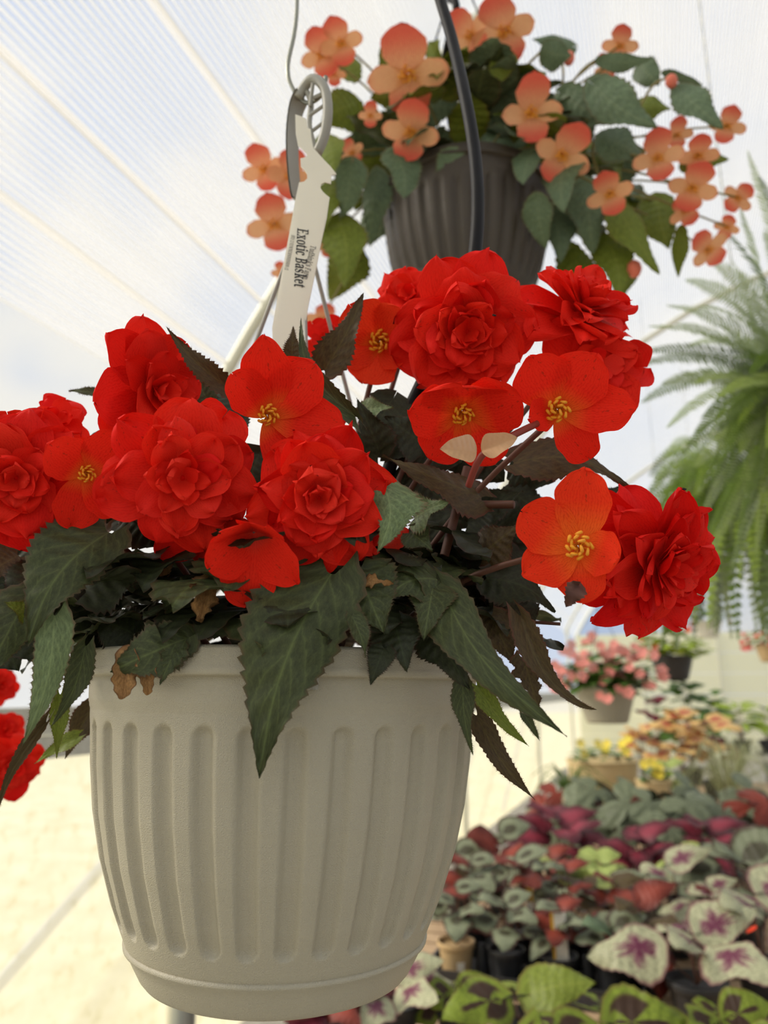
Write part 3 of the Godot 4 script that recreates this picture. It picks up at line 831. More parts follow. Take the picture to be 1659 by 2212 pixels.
	main_leaf(o, [770, 1235, 0.46], [830, 1370, 0.445], 190, LD, {"fold": -0.1, "ny": 0.3, "phase": 2.0})
	main_leaf(o, [760, 1330, 0.435], [790, 1420, 0.43], 60, LD, {"fold": 0.3, "nx": 0.5})
	main_leaf(o, [235, 1150, 0.475], [60, 1395, 0.43], 200, LD, {"fold": -0.15, "bend": 0.10, "ny": 0.35, "asym": 0.15})
	main_leaf(o, [118, 1330, 0.445], [48, 1612, 0.43], 92, LL, {"fold": -0.2, "ny": 0.2, "bend": -0.06})
	main_leaf(o, [100, 1560, 0.45], [-10, 1775, 0.45], 30, LB, {"fold": 0.8, "bend": 0.05, "saw": 0.3})
	main_leaf(o, [185, 1395, 0.475], [110, 1570, 0.47], 62, LD, {"fold": 0.3, "bend": -0.08})
	main_leaf(o, [130, 1500, 0.50], [122, 1640, 0.50], 42, M.leaf_olive, {"fold": 0.4})
	main_leaf(o, [205, 1520, 0.60], [140, 1640, 0.60], 60, LB, {"fold": 0.3})
	main_leaf(o, [170, 1590, 0.58], [75, 1650, 0.58], 38, M.leaf_olive, {"fold": 0.2})
	main_leaf(o, [395, 1360, 0.47], [255, 1478, 0.445], 135, LD, {"fold": -0.2, "tear": 0.35, "ny": 0.3, "bow": 0.18})
	main_leaf(o, [275, 1410, 0.446], [262, 1528, 0.44], 62, M.dry, {"wave": 0.25, "curl": 0.2, "tear": 0.18, "saw": 0.04, "taper": false, "fold": 0.5}, "burnt brown leaf edge")
	main_leaf(o, [312, 1425, 0.446], [322, 1515, 0.44], 44, M.dry, {"wave": 0.25, "curl": -0.2, "tear": 0.18, "saw": 0.04, "taper": false, "fold": 0.6})
	main_leaf(o, [385, 1390, 0.45], [345, 1480, 0.44], 70, LD, {"fold": 0.1, "tear": 0.25, "ny": 0.2})
	main_leaf(o, [405, 1378, 0.452], [238, 1452, 0.440], 125, LD, {"fold": -0.1, "ny": 0.15, "bow": 0.1, "taper": false, "tear": 0.12})
	main_leaf(o, [185, 1275, 0.49], [365, 1205, 0.50], 130, LP, {"fold": -0.2, "ny": 0.5})
	main_leaf(o, [290, 1370, 0.50], [190, 1330, 0.50], 130, LP, {"fold": -0.2, "ny": 0.4})
	main_leaf(o, [380, 1270, 0.475], [405, 1415, 0.46], 80, LD, {"fold": -0.15, "ny": 0.3})
	main_leaf(o, [425, 1345, 0.475], [645, 1388, 0.455], 85, LD, {"fold": -0.2, "bend": -0.08, "ny": 0.4})
	main_leaf(o, [455, 1245, 0.465], [425, 1385, 0.45], 85, M.dry, {"wave": 0.45, "curl": 0.35, "tear": 0.4, "fold": 0.6, "bow": 0.25}, "crumpled dry brown leaf")
	main_leaf(o, [350, 1195, 0.49], [350, 1310, 0.485], 45, M.dry, {"wave": 0.5, "curl": -0.3, "fold": 0.5})
	main_leaf(o, [790, 1255, 0.452], [850, 1262, 0.45], 34, M.dry, {"wave": 0.3, "tear": 0.4})
	main_leaf(o, [830, 1050, 0.46], [815, 1195, 0.44], 130, LL, {"asym": -0.25, "fold": -0.15, "ny": 0.3, "saw": 0.3, "bend": -0.12}, "grey-green hairy leaf beside the ruffled bloom")
	main_leaf(o, [895, 1120, 0.49], [968, 1085, 0.475], 100, M.leaf_light, {"fold": 0.2, "ny": 0.5, "saw": 0.35})
	main_leaf(o, [885, 1150, 0.485], [935, 1190, 0.475], 80, LD, {"fold": 0.2})
	main_leaf(o, [945, 1252, 0.475], [835, 1290, 0.455], 150, LD, {"fold": -0.2, "ny": 0.35, "bend": 0.1})
	main_leaf(o, [935, 1270, 0.47], [915, 1385, 0.45], 110, LD, {"fold": 0.25, "ny": 0.2})
	main_leaf(o, [850, 1340, 0.47], [880, 1450, 0.45], 130, LP, {"fold": -0.1, "ny": 0.4})
	main_leaf(o, [830, 1400, 0.455], [800, 1480, 0.447], 70, LP, {"fold": 0.1})
	main_leaf(o, [955, 1270, 0.47], [1225, 1592, 0.41], 130, LD, {"asym": 0.1, "fold": -0.15, "bend": 0.09, "ny": 0.3, "saw": 0.18, "teeth": 19}, "long leaf sloping down to the right past the rim")
	main_leaf(o, [935, 1370, 0.475], [1015, 1492, 0.455], 110, LP, {"fold": -0.15})
	main_leaf(o, [1000, 1470, 0.47], [1022, 1632, 0.46], 52, LD, {"fold": 0.2, "bend": 0.05})
	main_leaf(o, [1030, 1480, 0.49], [1142, 1612, 0.48], 50, M.leaf_olive, {"fold": 0.3, "bend": 0.08})
	main_leaf(o, [1030, 1545, 0.51], [1156, 1728, 0.50], 62, LB, {"fold": 0.2, "bend": 0.08})
	main_leaf(o, [1125, 1330, 0.48], [1300, 1562, 0.45], 62, LB, {"fold": 0.5, "bend": 0.14, "curl": 0.12}, "withered curled leaf reaching out to the right")
	main_leaf(o, [1130, 1420, 0.50], [1165, 1545, 0.49], 80, LB, {"fold": 0.2, "tear": 0.4})
	main_leaf(o, [1130, 1540, 0.52], [1165, 1600, 0.52], 24, LD, {"fold": 0.3})
	main_leaf(o, [1040, 1075, 0.54], [825, 985, 0.52], 120, LB, {"fold": -0.2, "ny": 0.8, "bend": -0.08}, "dark bronze leaf under the seed pods")
	main_leaf(o, [1110, 1000, 0.55], [1362, 1055, 0.54], 120, LB, {"fold": -0.1, "ny": 0.6, "bend": -0.12}, "brown-green leaf under the open flower on the right")
	main_leaf(o, [1010, 1130, 0.56], [1130, 1060, 0.55], 120, LP, {"fold": 0.2})
	main_leaf(o, [1040, 1200, 0.54], [1130, 1130, 0.53], 110, LB, {"fold": -0.2})
	main_leaf(o, [1050, 1250, 0.53], [1200, 1322, 0.52], 120, LP, {"fold": -0.15, "bend": -0.1})
	main_leaf(o, [1080, 1180, 0.57], [1060, 1330, 0.55], 130, LP, {"fold": -0.1})
	main_leaf(o, [1290, 1090, 0.56], [1345, 1050, 0.56], 60, LP, {"fold": 0.2})
	main_leaf(o, [1060, 1330, 0.52], [1110, 1440, 0.51], 90, LB, {"fold": 0.1})
	main_leaf(o, [505, 845, 0.53], [358, 704, 0.52], 62, LB, {"fold": 0.3, "bend": -0.06, "saw": 0.4, "nx": 0.3, "ny": -0.2}, "narrow toothed leaf standing out against the sky")
	main_leaf(o, [630, 775, 0.54], [634, 704, 0.54], 40, LB, {"fold": 0.3, "saw": 0.4})
	main_leaf(o, [768, 900, 0.51], [650, 684, 0.52], 52, LD, {"fold": 0.5, "bend": -0.17, "saw": 0.3}, "thin arching grey-green leaf")
	main_leaf(o, [700, 800, 0.56], [786, 632, 0.56], 85, LB, {"fold": 0.3, "saw": 0.35, "bend": 0.05})
	main_leaf(o, [820, 980, 0.55], [770, 860, 0.54], 90, LP, {"fold": 0.2})
	main_leaf(o, [450, 870, 0.57], [415, 805, 0.57], 50, LD, {"fold": 0.2})
	main_leaf(o, [215, 850, 0.57], [148, 845, 0.57], 26, LD, {"fold": 0.2, "saw": 0.4})
	main_leaf(o, [780, 890, 0.56], [850, 880, 0.55], 60, LL, {"fold": 0.2})
	main_leaf(o, [910, 960, 0.57], [830, 900, 0.56], 120, LP, {"fold": 0.1})
	main_leaf(o, [60, 1290, 0.50], [-40, 1480, 0.48], 130, LD, {"fold": -0.15})
	main_leaf(o, [85, 1230, 0.52], [0, 1330, 0.50], 110, LP, {"fold": -0.1})
	main_leaf(o, [70, 1330, 0.50], [10, 1300, 0.49], 55, M.leaf_olive, {"fold": 0.1})
	main_leaf(o, [40, 1200, 0.54], [-40, 1250, 0.52], 120, LB, {"fold": 0.1})
	# leaves deeper in the plant, hanging outwards round the crown
	for k in 110:
		var ang := k * 2.4
		var rr := 0.05 + 0.10 * sqrt((k + 0.5) / 110.0)
		var B := POT + Vector3(cos(ang) * rr, rnd(0.045, 0.115), sin(ang) * rr)
		var out := Vector3(cos(ang), rnd(-1.0, 0.1), sin(ang)).normalized()
		var T := B + out * rnd(0.06, 0.09) * lerpf(1.0, 0.6, maxf(sin(ang), 0.0))
		var reach := Vector2(T.x - POT.x, T.z - POT.z).length()
		if T.y < POT.y + 0.045:
			# rest on the rim instead of passing through the pot
			T = Vector3(POT.x + cos(ang) * maxf(reach, 0.176), maxf(T.y, POT.y + 0.012), POT.z + sin(ang) * maxf(reach, 0.176))
		part("leaf", leaf_mesh(B - o.position, T - o.position, Vector3(cos(ang), 0.7, sin(ang)), rnd(0.05, 0.075), {"teeth": 9, "fold": rnd(-0.2, 0.2), "phase": rnd(0, 6), "cols": [-1.0, -0.6, 0.0, 0.6, 1.0]}), [LP, LP, LD][k % 3] if sin(ang) > -0.2 or k % 3 else LB, o)
	# leaves behind the gaps on the left and the right
	for a: Array in [[40, 1180, 120, 1260, 0.56], [120, 1200, 60, 1320, 0.57], [20, 1260, -20, 1400, 0.55], [150, 1260, 110, 1390, 0.56], [60, 1330, 110, 1450, 0.56], [170, 1330, 190, 1440, 0.55], [-10, 1340, 40, 1450, 0.57], [200, 1230, 260, 1330, 0.56],
		[900, 940, 1000, 1000, 0.60], [1000, 960, 1090, 1040, 0.61], [880, 1010, 960, 1090, 0.60], [980, 1060, 1060, 1150, 0.60], [1100, 1060, 1180, 1120, 0.60], [1060, 1130, 1160, 1180, 0.59], [920, 1120, 1000, 1210, 0.58], [1010, 1200, 1120, 1240, 0.58], [1100, 1190, 1150, 1290, 0.58], [980, 1290, 1080, 1340, 0.57], [1090, 1290, 1150, 1370, 0.57], [820, 930, 900, 990, 0.60], [850, 860, 800, 950, 0.60], [1120, 990, 1200, 1040, 0.60], [225, 1070, 330, 1140, 0.55], [270, 1120, 370, 1190, 0.54], [560, 980, 520, 1080, 0.57], [470, 860, 520, 950, 0.60], [240, 930, 300, 1010, 0.58], [640, 960, 720, 900, 0.58]]:
		var B := P(a[0], a[1], a[4])
		var T := P(a[2], a[3], a[4] - 0.01)
		part("leaf", leaf_mesh(B - o.position, T - o.position, towards_eye(B, rnd(-0.4, 0.4), rnd(0.1, 0.7)), rnd(0.04, 0.052), {"teeth": 11, "fold": rnd(-0.2, 0.2), "phase": rnd(0, 6), "asym": rnd(-0.2, 0.2)}), [LP, LB, LP, LD][int(a[0]) % 4], o)
	# stalks
	for a: Array in [[690, 1100, 0.475], [392, 1040, 0.48], [318, 860, 0.54], [40, 1040, 0.49], [1000, 740, 0.595], [1240, 760, 0.60], [1400, 1190, 0.535], [1240, 1180, 0.475], [1210, 890, 0.52], [822, 745, 0.615], [578, 905, 0.505], [185, 1030, 0.48], [890, 700, 0.65], [548, 1150, 0.465], [1000, 890, 0.525]]:
		var end := P(a[0], a[1], a[2])
		var root := POT + Vector3((end.x - POT.x) * 0.25, 0.012, (end.z - POT.z) * 0.25)
		var mid := (root + end) * 0.5 + Vector3.UP * 0.02
		part("stalk", tube_mesh(shift(bezier([root, mid, end], 10), o.position), [0.0036, 0.0032, 0.0022], 8), M.stem, o)
	part("stalk", tube_mesh(shift(bezier([P(1012, 1050, 0.49), P(1040, 985, 0.478), P(1100, 945, 0.48), P(1160, 915, 0.495)], 12), o.position), [0.0024], 8), mat(Color(0.55, 0.22, 0.17), 0.5), o)
	for a: Array in [[[1110, 1090], [1010, 1090], 7.0], [[1150, 1250], [1000, 1260], 5.0], [[1210, 1348], [1090, 1340], 3.0], [[960, 1200], [1010, 1010], 8.0]]:
		part("stalk", tube_mesh(shift([P(a[0][0], a[0][1], 0.53), P(a[1][0], a[1][1], 0.55)], o.position), [a[2] * 0.53 / F * 1.3], 8), M.stem, o)
	# wire hook it hangs by
	var hk := bezier([hp(0.544, -0.282, 2.71) + Vector3(0.02, 0.012, 0), P(652, -170, 0.82), P(640, 40, 0.76), P(622, 140, 0.735), P(632, 190, 0.728), P(662, 222, 0.72), P(694, 205, 0.71), P(704, 165, 0.71)], 40)
	solo("wire_hook", tube_mesh(shift(hk, hk[0]), [0.0021], 8), M.wire, "bent grey wire hook through the plastic loop of the red begonia basket", "hook", hk[0])

func on_petal(px: float, py: float) -> Vector3:
	# the point of a petal nearest to that line of sight
	var f := Vector3(0, sin(PITCH), -cos(PITCH))
	var u := Vector3(0, cos(PITCH), sin(PITCH))
	var best := Vector3.ZERO
	var least := 1e9
	for fl: Node3D in get_node("hanging_begonia").get_children():
		if not String(fl.name).begins_with("flower"): continue
		for pt in fl.get_children():
			var m: MeshInstance3D = pt
			var xf: Transform3D = fl.get_parent().transform * fl.transform * m.transform
			for v: Vector3 in m.mesh.surface_get_arrays(0)[Mesh.ARRAY_VERTEX]:
				var d := xf * v - EYE
				var z := d.dot(f)
				var off := Vector2(CX + F * d.x / z - px, CY - F * d.dot(u) / z - py).length() + 400.0 * z
				if off < least:
					least = off
					best = xf * v
	return best

func build_flies() -> void:
	for a: Array in [[1068, 681, "tiny dark fly sitting on the full red bloom"], [1482, 1045, "tiny dark fly on the top petal of the dark red bloom"]]:
		var c := on_petal(a[0], a[1])
		c += (EYE - c).normalized() * 0.0006
		var f := thing("fly", a[2], "insect", c, "flies on the petals")
		var b := MB.new()
		b.lathe([Vector2(0, -0.0016), Vector2(0.0006, -0.0011), Vector2(0.0007, 0.0), Vector2(0.00045, 0.0007), Vector2(0.0005, 0.0012), Vector2(0, 0.0017)], 10)
		part("body", b.mesh(), M.ink, f, Transform3D(Basis(Vector3.BACK, 1.5), Vector3.ZERO))
		for sg: float in [-1.0, 1.0]:
			part("wing", leaf_mesh(Vector3(0.0002, 0.0004, 0), Vector3(-0.0018, 0.0008, 0.0008 * sg), Vector3.UP, 0.0009, {"teeth": 3, "saw": 0.0, "lobe": 0.0}), M.wire, f)

func build_tag() -> void:
	# the white plastic tag threaded on the loop
	var z := 0.672
	var o := thing("plant_tag", "long white plastic tag lettered Exotic Basket hanging from the grey loop", "tag", P(600, 790, z + 0.005))
	var pts := [[638, 248], [650, 252], [661, 257], [664, 276], [671, 280], [673, 300], [677, 321], [686, 330], [701, 347], [714, 360], [727, 377], [716, 379], [715, 398], [702, 394], [694, 398], [692, 406], [697, 414], [704, 421], [712, 427], [706, 470], [695, 520], [680, 595], [665, 667], [655, 738], [648, 790], [596, 792], [590, 750], [588, 709], [600, 640], [609, 591], [624, 510], [638, 432], [646, 395], [657, 393], [664, 386], [663, 376], [657, 367], [650, 360], [649, 343], [658, 341], [664, 337], [661, 331], [654, 323], [644, 315], [639, 290]]
	var flat := PackedVector2Array()
	for p: Array in pts: flat.append(Vector2((p[0] - 640.0) * z / F, -(p[1] - 520.0) * z / F))
	var ids := Geometry2D.triangulate_polygon(flat)
	# a limp strip that leans towards the lens at its lower end, over the strands
	var zat := func(py: float) -> float: return lerpf(0.690, 0.600, (py - 250.0) / 530.0)
	var n := (P(640, 300, zat.call(300.0)) - P(640, 700, zat.call(700.0))).cross(Vector3.LEFT).normalized()
	if n.dot(EYE - o.position) < 0.0: n = -n
	var b := MB.new()
	var th := 0.0005
	for sgn: float in [1.0, -1.0]:
		var k := b.v.size()
		for p: Array in pts: b.add(P(p[0], p[1], zat.call(p[1])) + n * th * sgn - o.position)
		for i in ids: b.i.append(k + i)
	var m := flat.size()
	var k0 := b.v.size()
	for p: Array in pts:
		for sgn: float in [1.0, -1.0]: b.add(P(p[0], p[1], zat.call(p[1])) + n * th * sgn - o.position)
	for k in m:
		b.quad(k0 + 2 * k, k0 + 2 * ((k + 1) % m), k0 + 2 * ((k + 1) % m) + 1, k0 + 2 * k + 1)
	part("tag_sheet", b.mesh(), M.white_plastic, o)
	for t: Array in [["Exotic Basket", 654, 497, 647, 623, 21.0, true], ["Tudbink's Farm", 677, 534, 660, 606, 10.5, false], ["(81) 2 01WNEBNNBNBN (1", 634, 511, 619, 586, 8.0, false]]:
		var font := SystemFont.new()
		font.font_names = PackedStringArray(["Droid Serif"])
		font.font_weight = 700 if t[6] else 400
		var tm := TextMesh.new()
		tm.text = t[0]
		tm.font = font
		tm.font_size = 32
		tm.pixel_size = 0.001
		tm.depth = 0.0
		tm.horizontal_alignment = HORIZONTAL_ALIGNMENT_CENTER
		tm.vertical_alignment = VERTICAL_ALIGNMENT_CENTER
		var size := tm.get_aabb().size
		var a := P(t[1], t[2], zat.call(t[2]))
		var e := P(t[3], t[4], zat.call(t[4]))
		var run := e - a
		var sx := run.length() / maxf(size.x, 0.001)
		var sy: float = t[5] * zat.call(t[2]) / F / maxf(size.y * 0.8, 0.001)
		var dx := run.normalized()
		var dy := n.cross(dx).normalized()
		var bs := Basis(dx * sx, (dx * 0.2 + dy) * sy, n)
		part("lettering", tm, M.ink, o, Transform3D(bs, (a + e) / 2 + n * (th + 0.0012) - o.position))

func build_hoses() -> void:
	var p := bezier([hp(0.75, -0.3, 2.7), P(905, -160, 0.84), P(945, -20, 0.78), P(975, 80, 0.745), P(1003, 200, 0.70), P(1024, 320, 0.67), P(1032, 430, 0.645), P(1027, 540, 0.625), P(1010, 640, 0.615), P(960, 760, 0.61), P(880, 900, 0.60), POT + Vector3(0.03, 0.02, 0.0)], 60)
	solo("drip_hose", tube_mesh(shift(p, p[0]), [0.0058], 14), M.hose, "black rubber watering hose running down into the red begonia basket", "hose", p[0])
	var s := bezier([P(940, -420, 1.5), P(960, -60, 1.3), P(985, 10, 1.25), P(975, 60, 1.27), P(960, 160, 1.34), P(985, 330, 1.38)], 40)
	solo("drip_hose", tube_mesh(shift(s, s[0]), [0.0065], 12), M.hose, "black watering hose behind, running into the peach begonia basket", "hose", s[0])

# ---------------------------------------------------------------- baskets behind
const SALMON := Color(0.86, 0.17, 0.11)
const PEACH := Color(0.95, 0.55, 0.29)

func build_salmon() -> void:
	rng.seed = 8
	var z := 1.34
	var rim := P(1005, 450, z)
	var o := thing("hanging_begonia", "dark brown fluted hanging basket of peach begonias, above and behind the red one", "plant", rim + Vector3(0, -0.22, 0), "hanging flower baskets")
	pot_parts(o, fluted_pot(8, 40), M.dark_pot, Transform3D(Basis(), Vector3(0, 0.2065, 0)))
	var top := Vector3(rim.x, 3.02, rim.z)
	hanger(o, rim, top, 0.5, M.black_plastic)
	part("hanger_hook", tube_mesh(shift(bezier([top - Vector3.UP * 0.02, top + Vector3(0.01, 0.05, 0), top + Vector3(0.02, 0.23, 0), top + Vector3(0, 0.26, 0), top + Vector3(-0.025, 0.235, 0)], 20), o.position), [0.004], 8), M.black_plastic, o)
	# leaves in view: base, tip, width in pixels, material
	var LG: Material = M.leaf_grey
	var LO: Material = M.leaf_olive
	for a: Array in [[950, 300, 935, 472, 105, LG], [1080, 270, 1082, 452, 115, LG], [855, 330, 872, 430, 95, LG], [760, 355, 740, 470, 80, LG], [812, 380, 800, 535, 70, LG], [985, 330, 960, 420, 70, LG],
		[1285, 185, 1420, 275, 95, LG], [1215, 205, 1320, 268, 95, LG], [1035, 215, 1175, 170, 95, LG], [1470, 195, 1562, 278, 75, LG], [1235, 100, 1150, 85, 50, LG], [1385, 140, 1425, 185, 62, LG], [1175, 110, 1235, 120, 70, LG], [1300, 130, 1410, 125, 40, LG], [1440, 160, 1520, 185, 22, LG],
		[960, 200, 1010, 100, 95, LO], [770, 225, 695, 265, 100, LO], [880, 200, 800, 210, 90, LO], [760, 170, 740, 110, 60, LO], [840, 150, 830, 85, 45, LO], [930, 130, 950, 85, 50, LO], [900, 230, 1000, 235, 90, LG], [1040, 190, 1000, 290, 95, LG], [1120, 200, 1060, 250, 85, LO],
		[1330, 440, 1425, 592, 75, LO], [1420, 430, 1445, 540, 90, LO], [1265, 400, 1280, 550, 95, LG], [1230, 340, 1220, 460, 90, LG], [1345, 320, 1330, 430, 100, LG], [1300, 300, 1390, 350, 90, LG], [1310, 520, 1340, 640, 85, LO], [1230, 540, 1290, 640, 85, LO], [1480, 360, 1575, 345, 50, LO], [1360, 240, 1450, 235, 70, LO], [1200, 460, 1210, 570, 70, LG],
		[735, 480, 745, 620, 100, LO], [760, 540, 710, 650, 95, LO], [790, 470, 850, 500, 90, LG], [720, 400, 700, 500, 80, LO], [1160, 430, 1180, 540, 70, LG], [820, 300, 780, 380, 80, LG], [700, 300, 720, 380, 70, LO], [1150, 330, 1130, 400, 70, LG], [1100, 120, 1060, 190, 60, LO], [900, 330, 930, 400, 70, LG], [1470, 500, 1465, 600, 40, LO], [1340, 560, 1330, 660, 60, LO]]:
		var d := rnd(-0.16, 0.05)
		if a[1] > 460: d = rnd(-0.1, 0.12)
		var B := P(a[0], a[1], z + d)
		var T := P(a[2], a[3], z + d + rnd(-0.06, 0.03))
		part("leaf", leaf_mesh(B - o.position, T - o.position, towards_eye(B, rnd(-0.3, 0.3), rnd(0.1, 0.7)), a[4] * (z + d) / F, {"teeth": 11, "fold": rnd(-0.25, -0.05), "phase": rnd(0, 6), "asym": rnd(-0.2, 0.2), "bend": rnd(-0.08, 0.08), "wave": 0.04, "cols": [-1.0, -0.7, -0.35, 0.0, 0.35, 0.7, 1.0]}), a[5], o)
	# leaves at the back of the crown
	for k in 90:
		var ang := k * 2.4
		var rr := 0.04 + 0.13 * sqrt((k + 0.5) / 90.0)
		var B := rim + Vector3(cos(ang) * rr, rnd(0.02, 0.20) * (1.2 - rr * 3.0) + 0.02, sin(ang) * rr)
		var out := Vector3(cos(ang), rnd(-1.0, 0.3), sin(ang)).normalized()
		part("leaf", leaf_mesh(B - o.position, B + out * rnd(0.07, 0.11) - o.position, Vector3(cos(ang), 0.8, sin(ang)), rnd(0.055, 0.08), {"teeth": 8, "fold": rnd(-0.2, 0.2), "phase": rnd(0, 6), "cols": [-1.0, -0.5, 0.0, 0.5, 1.0]}), [LG, LO, M.leaf_dark][k % 3], o)
	# side shoots that spill over on the right
	for k in 16:
		var B := P(rnd(1230, 1420), rnd(260, 520), z + rnd(-0.05, 0.2))
		var T := B + Vector3(rnd(0.0, 0.07), rnd(-0.10, -0.03), rnd(-0.03, 0.05))
		part("leaf", leaf_mesh(B - o.position, T - o.position, Vector3(rnd(-0.3, 0.6), 0.4, 1.0), rnd(0.05, 0.075), {"teeth": 8, "fold": rnd(-0.2, 0.1), "phase": rnd(0, 6), "taper": true, "cols": [-1.0, -0.5, 0.0, 0.5, 1.0]}), [LG, LO, M.leaf_dark][k % 3], o)
	# flowers: px, py, size, turn, depth offset
	for a: Array in [[738, 92, 46, 5, -0.1], [695, 118, 46, 25, -0.08], [722, 160, 24, 0, -0.05], [882, 160, 82, 0, -0.15], [888, 285, 58, -15, -0.16], [1018, 75, 48, 20, -0.12], [1092, 65, 66, -5, -0.14], [1340, 98, 36, -20, -0.05], [1312, 145, 26, 0, -0.04], [1145, 245, 62, 10, -0.17], [1212, 335, 60, -20, -0.17], [1318, 418, 46, 10, -0.15], [1420, 342, 50, 10, -0.12], [1508, 335, 40, -5, -0.08], [1495, 405, 50, -20, -0.1], [1480, 455, 34, 30, -0.06], [1572, 272, 36, -30, 0.0], [1595, 427, 32, -60, 0.0], [1530, 540, 40, 40, 0.0], [1572, 490, 26, -40, 0.02], [572, 365, 46, 15, -0.05], [628, 380, 50, 0, -0.06], [592, 485, 56, 20, -0.05], [695, 690, 36, 0, 0.05], [610, 588, 22, 0, 0.02], [1462, 292, 30, 0, -0.02], [800, 250, 24, 0, -0.12], [760, 330, 26, 40, -0.1], [705, 530, 26, 20, -0.05]]:
		var q: float = z + a[4]
		var c := P(a[0], a[1], q)
		var L: float = 1.22 * a[2] * q / F
		var up: float = 90.0 + a[3]
		var f := single_flower(o, c, towards_eye(c, rnd(-0.35, 0.35), rnd(-0.3, 0.2)), [[up, L * 1.1, L * 1.0, 0.55, 0.1, 0.0, 0.2], [up + 180, L * 0.8, L * 0.95, 0.3, 0.0]], L * 0.17, {"c0": PEACH, "c1": SALMON, "mix": 0.9, "worn": false, "nl": 9, "ns": 7, "stamens": 10, "ruf": 0.02})
		for w: float in [up + 92, up - 92]:
			part("petal", petal_mesh({"L": L * 0.9, "W": L * 0.55, "a": 0.3, "k": rnd(-0.2, 0.1), "c0": Color(0.95, 0.52, 0.18), "c1": PEACH, "rim": PEACH.lerp(SALMON, 0.4), "nl": 8, "ns": 6, "phase": rnd(0, 6)}), M.petal, f, spin(w))
		if f and a[2] > 24:
			var root := rim + Vector3((c.x - rim.x) * 0.45, 0.05 + maxf(0.0, (c.y - rim.y) * 0.35), (c.z - rim.z) * 0.45)
			part("flower_stalk", tube_mesh(shift(bezier([root, (root + c) * 0.5 + Vector3.UP * 0.015, c], 8), o.position), [0.0024, 0.0018], 6), M.stem_green, o)
	for a: Array in [[1207, 400, 18], [1176, 298, 15], [1370, 580, 17], [1220, 270, 14], [1228, 125, 14], [1450, 175, 14]]:
		var b := MB.new()
		var r: float = a[2] * (z - 0.1) / F
		b.lathe([Vector2(0, -r * 1.3), Vector2(r * 0.6, -r), Vector2(r * 0.95, -r * 0.2), Vector2(r * 0.8, r * 0.6), Vector2(r * 0.3, r * 1.1), Vector2(0, r * 1.2)], 12)
		part("bud", b.mesh(), M.pink_bud, o, Transform3D(Basis(), P(a[0], a[1], z - 0.1) - o.position))
	for a: Array in [[1215, 205, 1215, 140, 1190, 110], [1220, 200, 1270, 140, 1330, 115], [1375, 245, 1410, 185, 1450, 165], [1000, 130, 1045, 110, 1060, 150], [1140, 240, 1120, 170, 1180, 100], [1300, 400, 1280, 330, 1290, 290]]:
		part("stem", tube_mesh(shift(bezier([P(a[0], a[1], z - 0.08), P(a[2], a[3], z - 0.08), P(a[4], a[5], z - 0.08)], 8), o.position), [0.003, 0.0022], 6), M.stem_green, o)

func build_red_neighbour() -> void:
	rng.seed = 15
	var c := P(-330, 1560, 1.0)
	var o := thing("hanging_begonia", "neighbouring basket whose out-of-focus red flowers show at the left edge", "plant", c + Vector3(0, -0.2065, 0), "hanging flower baskets")
	pot_parts(o, fluted_pot(6, 24), M.pot, Transform3D(Basis(), Vector3(0, 0.2065, 0)))
	var top := c + Vector3(0, 0.55, 0)
	hanger(o, c + Vector3.UP * 0.012, top, 0.3, M.grey_plastic)
	part("hanger_wire", bar(top - o.position, Vector3(0, hp(0, 0, 2.9).y + 0.6 - o.position.y, 0), 0.002, 6), M.wire, o)
	for a: Array in [[20, 1650, 80, 0.3, -0.3, 0.92], [-5, 1480, 50, 0.4, 0.1, 0.95], [10, 1580, 50, 0.3, 0.2, 0.95]]:
		double_flower(o, P(a[0], a[1], a[5]), towards_eye(P(a[0], a[1], a[5]), a[3], a[4]), a[2] * a[5] / F, {"count": 22, "low": true})
	for k in 16:
		var ang := k * 2.4
		var B := c + Vector3(cos(ang) * 0.10, rnd(0.03, 0.08), sin(ang) * 0.10)
		var out := Vector3(cos(ang), rnd(-0.6, 0.3), sin(ang))
		part("leaf", leaf_mesh(B - o.position, B + out * 0.10 - o.position, Vector3.UP + out * 0.4, 0.06, {"teeth": 8, "phase": rnd(0, 6), "cols": [-1.0, -0.5, 0.0, 0.5, 1.0]}), [M.leaf_deep, M.leaf_bronze][k % 2], o)

func frond_mesh(pts: Array, width: float, pairs: int) -> ArrayMesh:
	# an arching stalk with two rows of narrow leaflets
	var line := bezier(pts, pairs)
	var b := MB.new()
	var rad := []
	for k in line.size(): rad.append(lerpf(0.0016, 0.0004, float(k) / line.size()))
	b.tube(line, rad, 5)
	var lie := Vector3(rnd(-0.5, 0.3), rnd(0.2, 0.7), rnd(0.5, 1.2)).normalized()
	for k in range(2, line.size() - 1):
		var t := float(k) / pairs
		var d: Vector3 = (line[k + 1] - line[k - 1]).normalized()
		var side := d.cross(lie)
		if side.length() < 0.15: side = d.cross(Vector3(0.8, 0, 0.6))
		side = side.normalized()
		var up := side.cross(d).normalized()
		var w := width * pow(sin(PI * clampf(pow(t, 0.62), 0.02, 0.985)), 0.8)
		var step: float = (line[k] - line[k - 1]).length() * 0.40
		for s: float in [-1.0, 1.0]:
			var base: Vector3 = line[k] + d * step * (0.5 if s > 0 else 0.0)
			var tip: Vector3 = base + side * s * w + d * w * 0.28 - up * w * rnd(0.02, 0.25)
			var mid := base.lerp(tip, 0.45) + up * w * 0.06
			var i0 := b.add(base - d * step * 0.6)
			b.add(base + d * step * 0.6); b.add(mid + d * step); b.add(mid - d * step); b.add(tip)
			b.quad(i0, i0 + 1, i0 + 2, i0 + 3)
			b.i.append_array(PackedInt32Array([i0 + 3, i0 + 2, i0 + 4]))
	return b.mesh()

